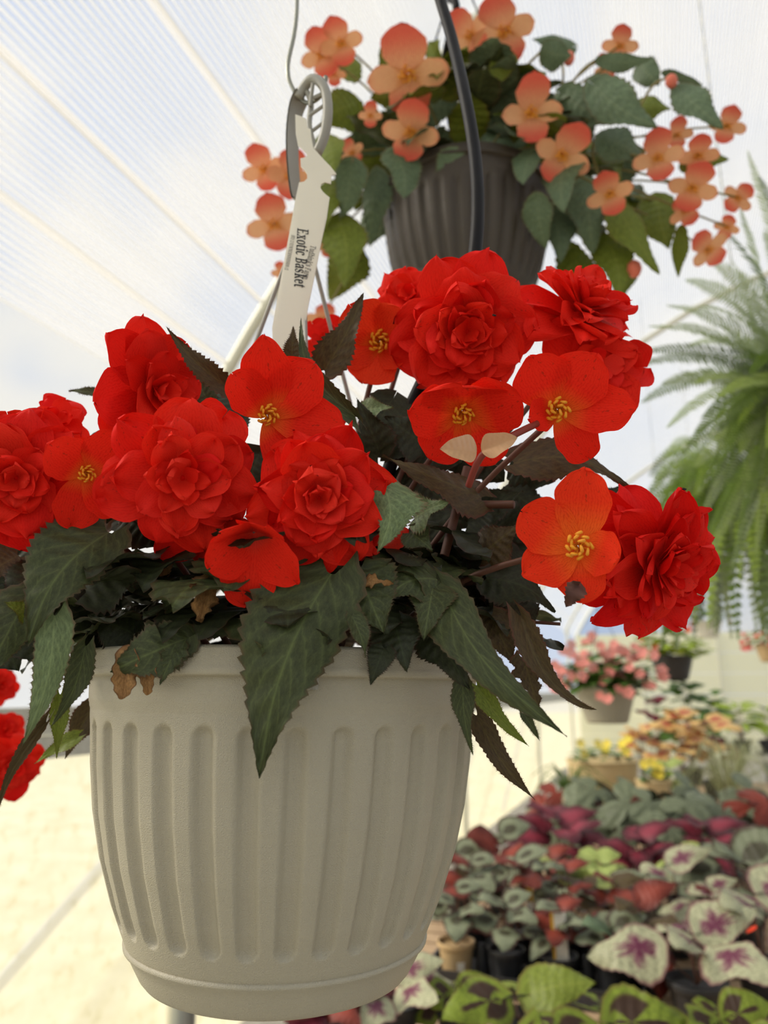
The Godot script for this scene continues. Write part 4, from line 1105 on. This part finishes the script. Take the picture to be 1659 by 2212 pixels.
func build_ferns() -> void:
	rng.seed = 23
	var c := P(1800, 900, 1.9)
	var o := thing("hanging_fern", "large bright green sword fern basket at the right edge, wet with droplets", "plant", c + Vector3(0, -0.2, 0), "hanging ferns")
	var shapes := fluted_pot(4, 16)
	pot_parts(o, shapes, M.dark_pot, Transform3D(Basis(), Vector3(0, 0.19, 0)))
	var top := c + Vector3(0, 0.5, 0)
	hanger(o, c, top, 0.2, M.black_plastic)
	part("hanger_wire", bar(top - o.position, Vector3(0, 3.4 - o.position.y, 0), 0.003, 6), M.wire, o)
	# fronds that reach into view: tip px, py
	for a: Array in [[1615, 325], [1560, 490], [1480, 605], [1440, 660], [1400, 705], [1385, 760], [1375, 790], [1385, 870], [1440, 925], [1470, 985], [1500, 1010], [1520, 560], [1600, 450], [1540, 700], [1560, 640], [1500, 830], [1480, 750], [1540, 950], [1430, 830], [1580, 560], [1510, 660], [1460, 700], [1550, 860], [1590, 760], [1600, 980], [1560, 1060], [1600, 1120], [1640, 380], [1650, 500], [1630, 640]]:
		var q := 1.9 + rnd(-0.28, 0.1)
		var T := P(a[0], a[1], q)
		var B := c + Vector3(rnd(-0.07, 0.04), 0.02, rnd(-0.08, 0.08))
		var mid := (B + T) * 0.5 + Vector3(0, rnd(0.05, 0.11), 0)
		part("frond", frond_mesh(shift([B, B.lerp(mid, 0.5) + Vector3.UP * 0.03, mid, T.lerp(mid, 0.4) + Vector3.UP * 0.015, T], o.position), rnd(0.038, 0.052), 58), M.fern if rng.randf() > 0.3 else M.fern_dark, o)
	for k in 150:
		var ang := k * 2.4
		var l := rnd(0.20, 0.42)
		var B := c + Vector3(cos(ang), 0, sin(ang)) * 0.05 + Vector3.UP * 0.03
		var T := B + Vector3(cos(ang) * l * 0.8, rnd(-0.42, 0.1), sin(ang) * l * 0.8)
		var mid := (B + T) * 0.5 + Vector3.UP * rnd(0.05, 0.14)
		part("frond", frond_mesh(shift([B, mid, T], o.position), rnd(0.028, 0.040), 54), M.fern_dark if k % 3 else M.fern, o)
	# water drops that catch the light
	var drop := MB.new()
	drop.lathe([Vector2(0, -1), Vector2(0.6, -0.8), Vector2(1, 0), Vector2(0.6, 0.8), Vector2(0, 1)], 8)
	var water := mat(Color(1, 1, 1, 0.0), 0.02, {"refraction_enabled": true, "refraction_scale": 0.033, "transparency": BaseMaterial3D.TRANSPARENCY_ALPHA})
	var dm := drop.mesh()
	for k in 45:
		var r := rnd(0.0010, 0.0018)
		part("water_drop", dm, water, o, Transform3D(Basis().scaled(Vector3.ONE * r), P(rnd(1440, 1650), rnd(560, 1080), 1.62 + rnd(-0.05, 0.05)) - o.position))
	# the second one behind and lower
	var c2 := P(1640, 1060, 3.1)
	var p := thing("hanging_fern", "softer yellow-green trailing basket hanging below and behind the large fern", "plant", c2 + Vector3(0, -0.2, 0), "hanging ferns")
	pot_parts(p, shapes, M.dark_pot, Transform3D(Basis(), Vector3(0, 0.19, 0)))
	var top2 := c2 + Vector3(0, 0.5, 0)
	hanger(p, c2, top2, 0.2, M.black_plastic)
	part("hanger_wire", bar(top2 - p.position, Vector3(0, roof_height(0.9) - p.position.y, 0), 0.003, 6), M.wire, p)
	for k in 240:
		var ang := k * 2.4
		var l := rnd(0.18, 0.42)
		var B := c2 + Vector3(cos(ang), 0, sin(ang)) * 0.08 + Vector3.UP * rnd(0.0, 0.08)
		var T := B + Vector3(cos(ang) * l, rnd(-0.70, 0.12), sin(ang) * l)
		var mid := (B + T) * 0.5 + Vector3(cos(ang) * 0.06, rnd(0.05, 0.12), sin(ang) * 0.06)
		part("frond", frond_mesh(shift([B, mid, T], p.position), rnd(0.035, 0.055), 26), M.fern if k % 2 else M.fern_dark, p)

# ---------------------------------------------------------------- plants on the benches
var UNIT := {}
func unit_leaf(shape: String) -> ArrayMesh:
	# a blade of length 1 along -z, upper side up, shared by many plants
	if not UNIT.has(shape) and shape == "palm":
		# seven-fingered blade
		var b := MB.new()
		var na := 70
		for i in na + 1:
			var th := lerpf(-2.75, 2.75, float(i) / na)
			var reach := (0.14 + 0.52 * pow(absf(cos(th * 1.6)), 1.1)) * (1.0 - 0.07 * absf(th)) * (1.0 - 0.12 * (i % 2))
			for j in 5:
				var q := reach * j / 4.0
				var x := sin(th) * q
				var z := -0.38 - cos(th) * q
				b.add(Vector3(x, 0.10 - 0.45 * q * q + 0.03 * sin(th * 11.0) * q, z), Vector2(0.5 + x * 0.8, clampf(-z, 0.0, 1.0)))
		b.lattice(0, 4, na)
		UNIT[shape] = b.mesh()
	if not UNIT.has(shape):
		var o := {"teeth": 9, "fold": -0.2, "bow": 0.10, "wave": 0.05, "cols": [-1.0, -0.7, -0.35, 0.0, 0.35, 0.7, 1.0], "asym": 0.15}
		match shape:
			"cut": o.merge({"saw": 0.62, "teeth": 6, "sub": 5, "wave": 0.02}, true)
			"round": o.merge({"saw": 0.04, "peak": 0.62, "lobe": 0.22, "fold": -0.12, "bow": 0.14}, true)
			"wide": o.merge({"saw": 0.14, "peak": 0.5, "lobe": 0.22}, true)
			"slim": o.merge({"saw": 0.08, "peak": 0.7, "asym": 0.0, "lobe": 0.0}, true)
		UNIT[shape] = leaf_mesh(Vector3.ZERO, Vector3(0, -0.12, -1), Vector3.UP, {"cut": 0.85, "round": 0.95, "wide": 0.82, "slim": 0.34}.get(shape, 0.7), o)
	return UNIT[shape]

func small_pot(o: Node3D, r: float, h: float, m: Material) -> void:
	var b := MB.new()
	b.lathe([Vector2(0, 0), Vector2(r * 0.72, 0), Vector2(r * 0.75, 0.004), Vector2(r * 0.95, h * 0.84), Vector2(r * 1.04, h * 0.85), Vector2(r * 1.06, h), Vector2(r * 0.98, h), Vector2(r * 0.92, h * 0.86), Vector2(0, h * 0.84)], 24)
	part("pot", b.mesh(), m, o)

func rosette(called: String, label: String, category: String, at: Vector3, kinds: Array, shape: String, n: int, size: float, height: float, pot: Array, group: String, o := {}) -> Node3D:
	var t := thing(called, label, category, at, group)
	if pot.size(): small_pot(t, pot[0], pot[1], pot[2])
	var h0: float = pot[1] if pot.size() else 0.0
	var pet: ArrayMesh = UNIT.get("petiole", null)
	if pet == null:
		pet = tube_mesh([Vector3.ZERO, Vector3(0, 1, 0)], [0.0022, 0.0018], 5)
		UNIT["petiole"] = pet
	for k in n:
		var q := (k + 0.5) / n
		var ang := k * 2.4 + rnd(-0.3, 0.3)
		var lean := lerpf(0.15, 1.0, q)
		var root := Vector3(0, h0 * 0.9, 0)
		var tip := Vector3(cos(ang) * lean * size * 0.7, h0 + height * lerpf(1.0, 0.35, q) * rnd(0.85, 1.1), sin(ang) * lean * size * 0.7)
		var out := Vector3(cos(ang), lerpf(0.35, -0.35, q) + rnd(-0.25, 0.2) - o.get("drop", 0.0), sin(ang)).normalized()
		# blades tip up towards the light and the aisle
		var up: Vector3 = (Vector3.UP + Vector3(0, 0, 1) * o.get("lean", 0.5)).normalized()
		var zz := -out
		var xx := up.cross(zz).normalized()
		var bs := Basis(xx, zz.cross(xx), zz).scaled(Vector3.ONE)
		var ls: float = size * rnd(0.8, 1.15)
		var lf := part("leaf", unit_leaf(shape), kinds[k % kinds.size()], t, Transform3D(Basis(bs.x * ls * (1 if k % 2 else -1), bs.y * ls, bs.z * ls), tip))
		if size > 0.06:
			var d := tip - root
			var y := d
			var x := y.cross(Vector3(0.3, 0, 1)).normalized()
			part("petiole", pet, M.stem if kinds[0] != M.lime else M.stem_green, t, Transform3D(Basis(x, y, x.cross(y.normalized())), root))
		if lf == null: return t
	return t

func blossom(o: Node3D, c: Vector3, r: float, m: Material, petals := 5) -> void:
	var b := MB.new()
	var n := towards_eye(o.position + c, rnd(-0.6, 0.6), rnd(-0.1, 0.8))
	var bs := facing(n)
	for k in petals:
		var a := TAU * k / petals
		var d := bs * Vector3(cos(a), 0.15, sin(a))
		var s := bs * Vector3(-sin(a), 0, cos(a))
		var i0 := b.add(c + d * r * 0.05)
		b.add(c + d * r * 0.55 - s * r * 0.5); b.add(c + d * r + bs.y * r * 0.1); b.add(c + d * r * 0.55 + s * r * 0.5)
		b.quad(i0, i0 + 1, i0 + 2, i0 + 3)
	part("flower", b.mesh(), m, o)

func build_benches() -> void:
	rng.seed = 31
	var H := 0.8
	# slatted bench along the house
	var t := thing("slatted_bench", "low wooden slatted bench under the potted begonias", "bench", hp(4.2, 0.85, 0))
	for k in 62:
		var s := 1.2 + k * 0.105
		part("slat", slab_local(t, s, s + 0.088, -0.85, 2.9, H - 0.03, H), M.wood, t)
	for tt: float in [-0.75, 1.0, 2.8]:
		part("bearer", slab_local(t, 1.2, 7.7, tt - 0.03, tt + 0.03, H - 0.11, H - 0.03), M.wood, t)
		for s: float in [1.4, 4.4, 7.4]:
			part("leg", slab_local(t, s - 0.04, s + 0.04, tt - 0.04, tt + 0.04, 0.0, H - 0.11), M.wood, t)
	var on := func(x, z): return on_height(x, z, H + 0.001)
	# carrier tray with dividers
	var tp: Vector3 = on_height(1165, 2.12, H + 0.001)
	var tray := thing("carrier_tray", "black plastic carrier tray holding small begonia pots", "tray", tp)
	var gx := G.basis.x
	var gz := G.basis.z
	part("base", box_mesh(Vector3.UP * 0.004, gx * 0.29, Vector3.UP * 0.004, gz * 0.19), M.black_plastic, tray)
	for sg: float in [-1.0, 1.0]:
		part("side", box_mesh(gx * 0.29 * sg + Vector3.UP * 0.025, gx * 0.004, Vector3.UP * 0.025, gz * 0.19), M.black_plastic, tray)
		part("side", box_mesh(gz * 0.19 * sg + Vector3.UP * 0.025, gx * 0.29, Vector3.UP * 0.025, gz * 0.004), M.black_plastic, tray)
	for k in 3:
		for sg: float in [-1.0, 1.0]:
			var b := MB.new()
			b.lathe([Vector2(0.022, 0), Vector2(0.016, 0.07), Vector2(0.010, 0.085), Vector2(0, 0.086)], 10)
			part("divider_cone", b.mesh(), M.black_plastic, tray, Transform3D(Basis(), gx * (-0.145 + 0.145 * k) + gz * 0.095 * sg * 0.0 + gz * 0.08 * sg + Vector3.UP * 0.008))
	var intray := func(i, j): return tp + gx * (-0.2175 + 0.145 * i) + gz * (0.095 if j == 0 else -0.095) + Vector3.UP * 0.0085
	var g := "small begonias in the carrier tray"
	var tan_b := rosette("potted_begonia", "silver-leaved begonia in a tan pot with a white sticker", "plant", intray.call(0, 0), [M.swirl, M.swirl, M.redleaf], "round", 9, 0.085, 0.13, [0.052, 0.09, M.tan_pot], g)
	var stick := MB.new()
	for k in 5:
		for e in 2:
			var a := 1.2 + 0.11 * k
			stick.add(Vector3(cos(a) * 0.0475, 0.018 + 0.03 * e, sin(a) * 0.0475) * Vector3(1.0 + 0.06 * e, 1, 1.0 + 0.06 * e))
	stick.lattice(0, 1, 4)
	part("sticker", stick.mesh(), M.white_plastic, tan_b, Transform3D(), "white price sticker")
	rosette("potted_begonia", "swirled pale-edged begonia in a black pot beside the tan pot", "plant", intray.call(1, 0), [M.swirl], "round", 9, 0.085, 0.12, [0.05, 0.085, M.black_plastic], g)
	rosette("potted_begonia", "red-brown begonia with a white card stuck in its pot", "plant", intray.call(2, 0), [M.redleaf, M.swirl], "wide", 10, 0.075, 0.13, [0.05, 0.085, M.black_plastic], g)
	rosette("potted_begonia", "dark grey-green round-leaved begonia at the right end of the tray", "plant", intray.call(3, 0), [M.swirl, M.leaf_grey], "round", 9, 0.085, 0.10, [0.05, 0.085, M.black_plastic], g)
	rosette("potted_begonia", "tall silver swirl begonia behind the tan pot", "plant", intray.call(0, 1), [M.swirl, M.redleaf, M.swirl], "round", 9, 0.09, 0.20, [0.05, 0.085, M.black_plastic], g)
	rosette("potted_begonia", "tall begonia with a pale ringed leaf at the back of the tray", "plant", intray.call(1, 1), [M.swirl, M.redleaf], "round", 9, 0.09, 0.22, [0.05, 0.085, M.black_plastic], g)
	rosette("potted_begonia", "mixed red and silver begonia at the back of the tray", "plant", intray.call(2, 1), [M.redleaf, M.swirl, M.leaf_bronze], "wide", 10, 0.08, 0.20, [0.05, 0.085, M.black_plastic], g)
	rosette("potted_begonia", "bronze leaved begonia at the back right of the tray", "plant", intray.call(3, 1), [M.leaf_bronze, M.redleaf, M.lime], "wide", 10, 0.08, 0.18, [0.05, 0.085, M.black_plastic], g)
	# cards in the pots
	var cp: Vector3 = intray.call(2, 0)
	var card := thing("plant_card", "white and yellow plant card standing in the tray", "tag", cp + Vector3(0.0, 0.075, 0.03))
	part("card_sheet", box_mesh(Vector3(0, 0.06, 0), Vector3(0.018, 0, 0), Vector3(0, 0.06, -0.008), Vector3(0, 0.0001, 0.0006)), M.white_plastic, card)
	part("card_stripe", box_mesh(Vector3(-0.0195, 0.065, 0), Vector3(0.004, 0, 0), Vector3(0, 0.055, -0.008), Vector3(0, 0.0001, 0.0007)), mat(Color(0.85, 0.66, 0.12), 0.5), card)
	var cp2: Vector3 = intray.call(1, 1)
	var card2 := thing("plant_card", "small yellow plant card behind the swirled begonia", "tag", cp2 + Vector3(0.03, 0.075, 0.04))
	part("card_sheet", box_mesh(Vector3(0, 0.07, 0), Vector3(0.009, 0, 0), Vector3(0, 0.07, -0.008), Vector3(0, 0.0001, 0.0006)), M.white_plastic, card2)
	part("card_stripe", box_mesh(Vector3(0, 0.115, 0.001), Vector3(0.010, 0, 0), Vector3(0, 0.02, -0.0023), Vector3(0, 0.0001, 0.0008)), mat(Color(0.85, 0.66, 0.12), 0.5), card2)
	# rows of begonias: [px, depth, kinds, leaf shape, leaves, leaf length, height, pot radius, label]
	var rows := [
		[990, 1.70, [M.star], "round", 5, 0.085, 0.035, 0.05, "small bright green begonia with dark fans at the front of the bench", 1.4],
		[1125, 1.62, [M.leaf_olive, M.star], "wide", 4, 0.15, 0.055, 0.06, "olive begonia leaf tilted towards the tray, front of the bench", 0.8],
		[1310, 1.50, [M.star], "wide", 4, 0.15, 0.045, 0.06, "big lime begonia with a dark brown cross, front of the bench", 1.4],
		[1570, 1.50, [M.star], "round", 5, 0.11, 0.045, 0.06, "lime begonia with radiating dark bars near the lower right corner", 1.4],
		[1515, 1.78, [M.silver], "wide", 6, 0.17, 0.12, 0.07, "large silver begonia with purple hearts, lower right", 1.0],
		[1660, 1.90, [M.silver], "wide", 6, 0.19, 0.16, 0.07, "silver begonia leaf carrying an orange fallen petal, right edge", 0.8],
		[850, 1.70, [M.silver, M.burgundy, M.silver], "wide", 7, 0.12, 0.06, 0.06, "silver and purple begonia half hidden under the grey pot", 0.9],
		[700, 1.62, [M.burgundy, M.redleaf], "wide", 7, 0.10, 0.05, 0.06, "dark purple begonia directly under the grey pot", 0.7],
		[1385, 2.00, [M.redleaf, M.leaf_bronze], "wide", 7, 0.13, 0.14, 0.06, "red-brown begonia behind the silver one", 0.8],
		[1460, 2.30, [M.silver, M.swirl], "wide", 7, 0.12, 0.16, 0.06, "grey-silver begonia in the middle of the bench", 0.6],
		[1330, 2.30, [M.swirl, M.leaf_bronze], "wide", 8, 0.13, 0.12, 0.06, "pale begonia with bronze leaves right of the tray", 0.6],
		[1610, 2.30, [M.swirl], "round", 8, 0.17, 0.20, 0.065, "large silver swirl begonia near the right edge", 0.9],
		[1550, 2.15, [M.silver, M.redleaf], "wide", 6, 0.10, 0.14, 0.06, "silver begonia with reddish new leaves", 0.6],
		[1190, 2.62, [M.redleaf, M.swirl, M.lime], "wide", 11, 0.09, 0.13, 0.055, "mottled red and green begonia behind the tray", 0.6],
		[1085, 2.70, [M.swirl, M.redleaf], "round", 9, 0.12, 0.18, 0.055, "ringed grey begonia at the left end of the bench", 1.0],
		[985, 2.66, [M.swirl, M.leaf_bronze], "round", 9, 0.12, 0.14, 0.055, "blue-grey begonia beside the white wall", 0.8],
		[1300, 2.60, [M.lime], "round", 12, 0.09, 0.12, 0.06, "pale lime begonia in front of the purple ones", 0.7],
		[1490, 2.55, [M.lime], "round", 12, 0.10, 0.13, 0.06, "pale lime begonia between two purple ones", 0.7],
		[1215, 2.95, [M.burgundy], "wide", 14, 0.16, 0.20, 0.07, "big burgundy begonia against the cream curtain", 0.5],
		[1390, 2.75, [M.burgundy], "wide", 12, 0.12, 0.17, 0.065, "burgundy begonia in the middle of its row", 0.5],
		[1545, 2.85, [M.burgundy], "wide", 12, 0.13, 0.20, 0.065, "burgundy begonia at the right of its row", 0.5],
		[1330, 3.40, [M.cut, M.cut, M.cut, M.redleaf], "palm", 14, 0.24, 0.24, 0.075, "grey-green cut-leaved begonia below the wicker planters", 0.9],
		[1450, 3.25, [M.cut], "palm", 14, 0.25, 0.26, 0.075, "grey-green cut-leaved begonia in the middle of the back row", 0.9],
		[1570, 3.30, [M.cut, M.cut, M.cut, M.redleaf], "palm", 14, 0.25, 0.26, 0.075, "grey-green cut-leaved begonia right of the middle", 0.9],
		[1680, 3.20, [M.cut, M.redleaf], "palm", 14, 0.24, 0.26, 0.075, "cut-leaved begonia with red leaves at the right edge", 0.9],
		[1225, 3.60, [M.cut, M.redleaf, M.burgundy], "palm", 12, 0.18, 0.23, 0.07, "brownish cut-leaved begonia at the left of the back row", 0.8],
	]
	for a: Array in rows:
		rosette("potted_begonia", a[8], "plant", on.call(a[0], a[1]), a[2], a[3], a[4], a[5], a[6], [a[7], a[7] * 1.6, M.black_plastic], "begonias on the slatted bench", {"lean": a[9], "drop": 0.75 if a[3] == "palm" else 0.0})
	# fallen petal and a pink flower among the leaves
	var fp := P(1612, 2015, 1.80)
	solo("fallen_petal", petal_mesh({"L": 0.03, "W": 0.02, "a": 0.3, "k": 0.4, "c0": Color(0.9, 0.09, 0.04), "c1": Color(0.9, 0.09, 0.04), "nl": 6, "ns": 5}), M.petal, "orange-red fallen petal on a silver leaf at the lower right", "petal", fp)
	# wicker planters with pansies
	for a: Array in [[1308, 4.75, 0.22, 0.36, "wide pale wicker planter of yellow pansies", 26, 9], [1420, 4.35, 0.10, 0.28, "small tan wicker pot of yellow pansies", 14, 5]]:
		var p: Vector3 = on.call(a[0], a[1])
		var w := thing("wicker_planter", a[4], "planter", p, "pansies in wicker")
		var b := MB.new()
		var r: float = a[2]
		var h: float = a[3]
		b.lathe([Vector2(0, 0), Vector2(r * 0.8, 0), Vector2(r * 0.97, h * 0.55), Vector2(r, h * 0.94), Vector2(r * 1.05, h * 0.96), Vector2(r * 1.04, h), Vector2(r * 0.95, h), Vector2(r * 0.92, h * 0.9), Vector2(0, h * 0.9)], 32)
		part("basket", b.mesh(), M.wicker, w)
		for k: int in a[5]:
			var an: float = k * 2.4
			var rr := r * 0.95 * sqrt((k + 0.5) / a[5])
			var xf := Transform3D(Basis(Vector3.UP, an).scaled(Vector3.ONE * rnd(0.10, 0.15)), Vector3(cos(an) * rr, h * 0.92 + rnd(0.02, 0.10), sin(an) * rr))
			part("leaf", unit_leaf("slim"), M.green, w, xf)
		for k in a[6]:
			var an := rnd(0.2, 2.9)
			blossom(w, Vector3(cos(an) * r * rnd(0.3, 1.0), h + rnd(0.02, 0.13), absf(sin(an)) * r * rnd(0.3, 0.9)), 0.035, M.pansy)
	# arching grass
	var gp: Vector3 = on.call(1585, 4.3)
	var gt := thing("potted_grass", "pot of arching silvery green sedge grass right of the wicker pots", "plant", gp)
	small_pot(gt, 0.08, 0.14, M.black_plastic)
	for k in 90:
		var an := k * 2.4
		var l := rnd(0.22, 0.42)
		var pts := [Vector3(0, 0.13, 0), Vector3(cos(an) * l * 0.5, 0.42 + rnd(-0.08, 0.12), sin(an) * l * 0.5), Vector3(cos(an) * l * 1.15, rnd(0.0, 0.2), sin(an) * l * 1.15)]
		part("blade", tube_mesh(bezier(pts, 6), [0.002, 0.003, 0.003, 0.002, 0.001], 4), M.grass, gt)
	# grassy tuft and others behind
	var sp: Vector3 = on.call(1235, 4.35)
	var spider := thing("spider_plant", "green spider plant with narrow leaves left of the wicker planter", "plant", sp)
	small_pot(spider, 0.08, 0.14, M.black_plastic)
	for k in 36:
		var an := k * 2.4
		var l := rnd(0.12, 0.22)
		part("blade", tube_mesh(bezier([Vector3(0, 0.13, 0), Vector3(cos(an) * l * 0.5, 0.30 + rnd(-0.05, 0.08), sin(an) * l * 0.5), Vector3(cos(an) * l * 1.2, rnd(0.12, 0.34), sin(an) * l * 1.2)], 6), [0.003, 0.006, 0.005, 0.002], 4), M.green, spider)
	var far := [
		[1395, 5.6, [M.coleus], "wide", 14, 0.14, 0.44, 0.08, "orange and red coleus left of the middle, behind the wicker pots"],
		[1480, 5.5, [M.coleus], "wide", 16, 0.17, 0.50, 0.08, "peach and red coleus above the sedge grass"],
		[1545, 5.6, [M.coleus, M.coleus, M.redleaf], "round", 12, 0.18, 0.48, 0.08, "coleus with a big yellow-orange leaf"],
		[1500, 6.4, [M.green], "wide", 20, 0.20, 0.70, 0.09, "dark green bushy plant behind the coleus"],
		[1430, 6.3, [M.burgundy, M.green], "wide", 14, 0.14, 0.60, 0.08, "purple-flecked plant under the impatiens basket"],
		[1450, 4.75, [M.lime, M.fresh], "round", 12, 0.10, 0.22, 0.07, "yellow-green plant between the pansies and the grass"],
	]
	for a: Array in far:
		rosette("potted_plant", a[8], "plant", on.call(a[0], a[1]), a[2], a[3], a[4], a[5], a[6], [a[7], a[7] * 1.6, M.black_plastic], "mixed plants at the far end of the bench")
	# grey table further along
	var gt2 := thing("grey_table", "grey topped table along the aisle at the right edge", "table", hp(9.6, 2.35, 0))
	part("table_top", slab_local(gt2, 7.9, 11.3, 1.05, 4.2, 0.77, 0.81), M.floor, gt2)
	for s: float in [8.1, 11.1]:
		for tt: float in [1.15, 4.1]:
			part("leg", slab_local(gt2, s - 0.03, s + 0.03, tt - 0.03, tt + 0.03, 0.0, 0.77), M.galv, gt2)
	for a: Array in [[1550, 9.8, [M.green], "wide", 18, 0.20, 0.55, "tall green plant on the grey table"], [1605, 9.4, [M.fresh], "slim", 26, 0.26, 0.42, "yellow-green grassy plant on the grey table"], [1662, 9.4, [M.fresh, M.green], "slim", 22, 0.24, 0.36, "yellow-green plant at the right edge on the grey table"]]:
		rosette("potted_plant", a[7], "plant", on_height(a[0], a[1], 0.811), a[2], a[3], a[4], a[5], a[6], [0.11, 0.17, M.black_plastic], "plants on the grey table")
	# post under the front basket
	var pb := on_height(352, 1.75, 0.0)
	var post := thing("pipe_post", "short galvanized pipe post behind the bottom of the grey pot", "post", pb)
	part("pipe", bar(Vector3.ZERO, Vector3(0, 0.95, 0), 0.031, 20), M.galv, post)
	part("foot_plate", bar(Vector3.ZERO, Vector3(0, 0.012, 0), 0.075, 20), M.galv, post)
	part("cap", bar(Vector3(0, 0.95, 0), Vector3(0, 0.965, 0), 0.034, 20), M.galv, post)

func slab_local(o: Node3D, s0: float, s1: float, t0: float, t1: float, h0: float, h1: float) -> ArrayMesh:
	var c := hp((s0 + s1) / 2, (t0 + t1) / 2, (h0 + h1) / 2) - o.position
	return box_mesh(c, G.basis.x * (t1 - t0) / 2, Vector3.UP * (h1 - h0) / 2, G.basis.z * (s1 - s0) / 2)

func simple_basket(label: String, at: Vector3, pot_m: Material, leaf_m: Material, flower_m: Material, n_leaf: int, n_fl: int, spread: float, t: float, size := 1.0) -> void:
	var o := thing("hanging_basket", label, "plant", at, "hanging baskets far behind")
	var b := MB.new()
	b.lathe([Vector2(0, 0), Vector2(0.095, 0), Vector2(0.105, 0.01), Vector2(0.14, 0.13), Vector2(0.142, 0.15), Vector2(0.152, 0.152), Vector2(0.154, 0.175), Vector2(0.146, 0.176), Vector2(0.14, 0.16), Vector2(0, 0.155)].map(func(p): return p * size), 32)
	part("pot", b.mesh(), pot_m, o)
	var top := Vector3(0, 0.62 * size, 0)
	for k in 3:
		var a := 0.4 + k * TAU / 3
		part("hanger_strand", bar(Vector3(cos(a) * 0.15, 0.17, sin(a) * 0.15) * size, top, 0.0018, 5), M.black_plastic, o)
	part("hanger_wire", bar(top, Vector3(0, roof_height(t) - at.y, 0), 0.002, 5), M.wire, o)
	for k in n_leaf:
		var a := k * 2.4
		var rr := 0.14 * size * spread * sqrt((k + 0.5) / n_leaf)
		var out := Vector3(cos(a), rnd(-0.5, 0.4), sin(a)).normalized()
		var x := Vector3.UP.cross(-out).normalized()
		var l := rnd(0.08, 0.12) * size
		part("leaf", unit_leaf("wide"), leaf_m, o, Transform3D(Basis(x * l, (-out).cross(x) * l, -out * l), Vector3(cos(a) * rr, (0.17 + rnd(0.0, 0.24) * (1.3 - rr / (0.14 * size * spread))) * size, sin(a) * rr)))
	for k in n_fl:
		var a := rnd(0, TAU)
		var rr := 0.22 * size * spread * sqrt(rng.randf())
		blossom(o, Vector3(cos(a) * rr, (0.24 + rnd(0.0, 0.24)) * size - rr * 0.5, sin(a) * rr), rnd(0.026, 0.034) * size, flower_m)

func build_far_baskets() -> void:
	rng.seed = 51
	simple_basket("pink impatiens in a beige hanging pot, blurred behind the dark red bloom", P(1312, 1562, 3.75), M.pot, M.green, M.impatiens, 100, 85, 1.3, 0.0)
	simple_basket("greenery in a white hanging pot far behind, under the ferns", P(1530, 1378, 8.0), M.white_plastic, M.green, mat(Color(0.85, 0.35, 0.2), 0.6), 40, 8, 1.6, 2.0)
	simple_basket("trailing green basket with orange flowers behind the dark red bloom", P(1455, 1470, 6.5), M.black_plastic, M.fresh, mat(Color(0.85, 0.38, 0.2), 0.6), 90, 10, 1.5, 1.5, 1.2)
	simple_basket("basket of pink-red flowers at the right edge", P(1668, 1430, 7.0), M.tan_pot, M.leaf_olive, mat(Color(0.88, 0.32, 0.30), 0.6), 30, 18, 1.3, 2.5, 0.9)

func _ready() -> void:
	rng.seed = 1
	var a := atan((1436.0 - CX) / 1645.0)
	G = Transform3D(Basis(Vector3(cos(a), 0, sin(a)), Vector3.UP, Vector3(-sin(a), 0, cos(a))), Vector3.ZERO)
	# camera
	var cam := Camera3D.new()
	cam.name = "camera"
	add_child(cam)
	cam.position = EYE
	cam.rotation = Vector3(PITCH, 0, 0)
	var at := CameraAttributesPhysical.new()
	at.frustum_focal_length = 35.0 / 2.0 / (CY / F)
	at.frustum_focus_distance = 0.49
	at.exposure_aperture = 5.6
	cam.attributes = at
	cam.fov = rad_to_deg(2.0 * atan(CY / F))
	cam.current = true
	# sky and light
	var sky := Sky.new()
	var sm := PanoramaSkyMaterial.new()
	sm.panorama = sky_image()
	sky.sky_material = sm
	var env := Environment.new()
	env.background_mode = Environment.BG_SKY
	env.sky = sky
	env.background_energy_multiplier = 0.64
	env.tonemap_mode = Environment.TONE_MAPPER_LINEAR
	env.tonemap_exposure = 1.12
	env.sdfgi_enabled = true
	env.ssao_enabled = true
	env.ssil_enabled = true
	var we := WorldEnvironment.new()
	we.name = "world"
	we.environment = env
	add_child(we)
	var sun := DirectionalLight3D.new()
	sun.name = "sun"
	add_child(sun)
	sun.light_color = Color(1.0, 0.965, 0.90)
	sun.light_energy = 1.5
	sun.light_angular_distance = 24.0
	sun.shadow_enabled = true
	sun.look_at_from_position(hp(-2.0, -6.0, 7.0), Vector3(0, 1.5, 0))
	make_materials()
	arch_points()
	build_house()
	build_begonia()
	build_flies()
	build_tag()
	build_hoses()
	build_salmon()
	build_red_neighbour()
	build_ferns()
	build_benches()
	build_far_baskets()
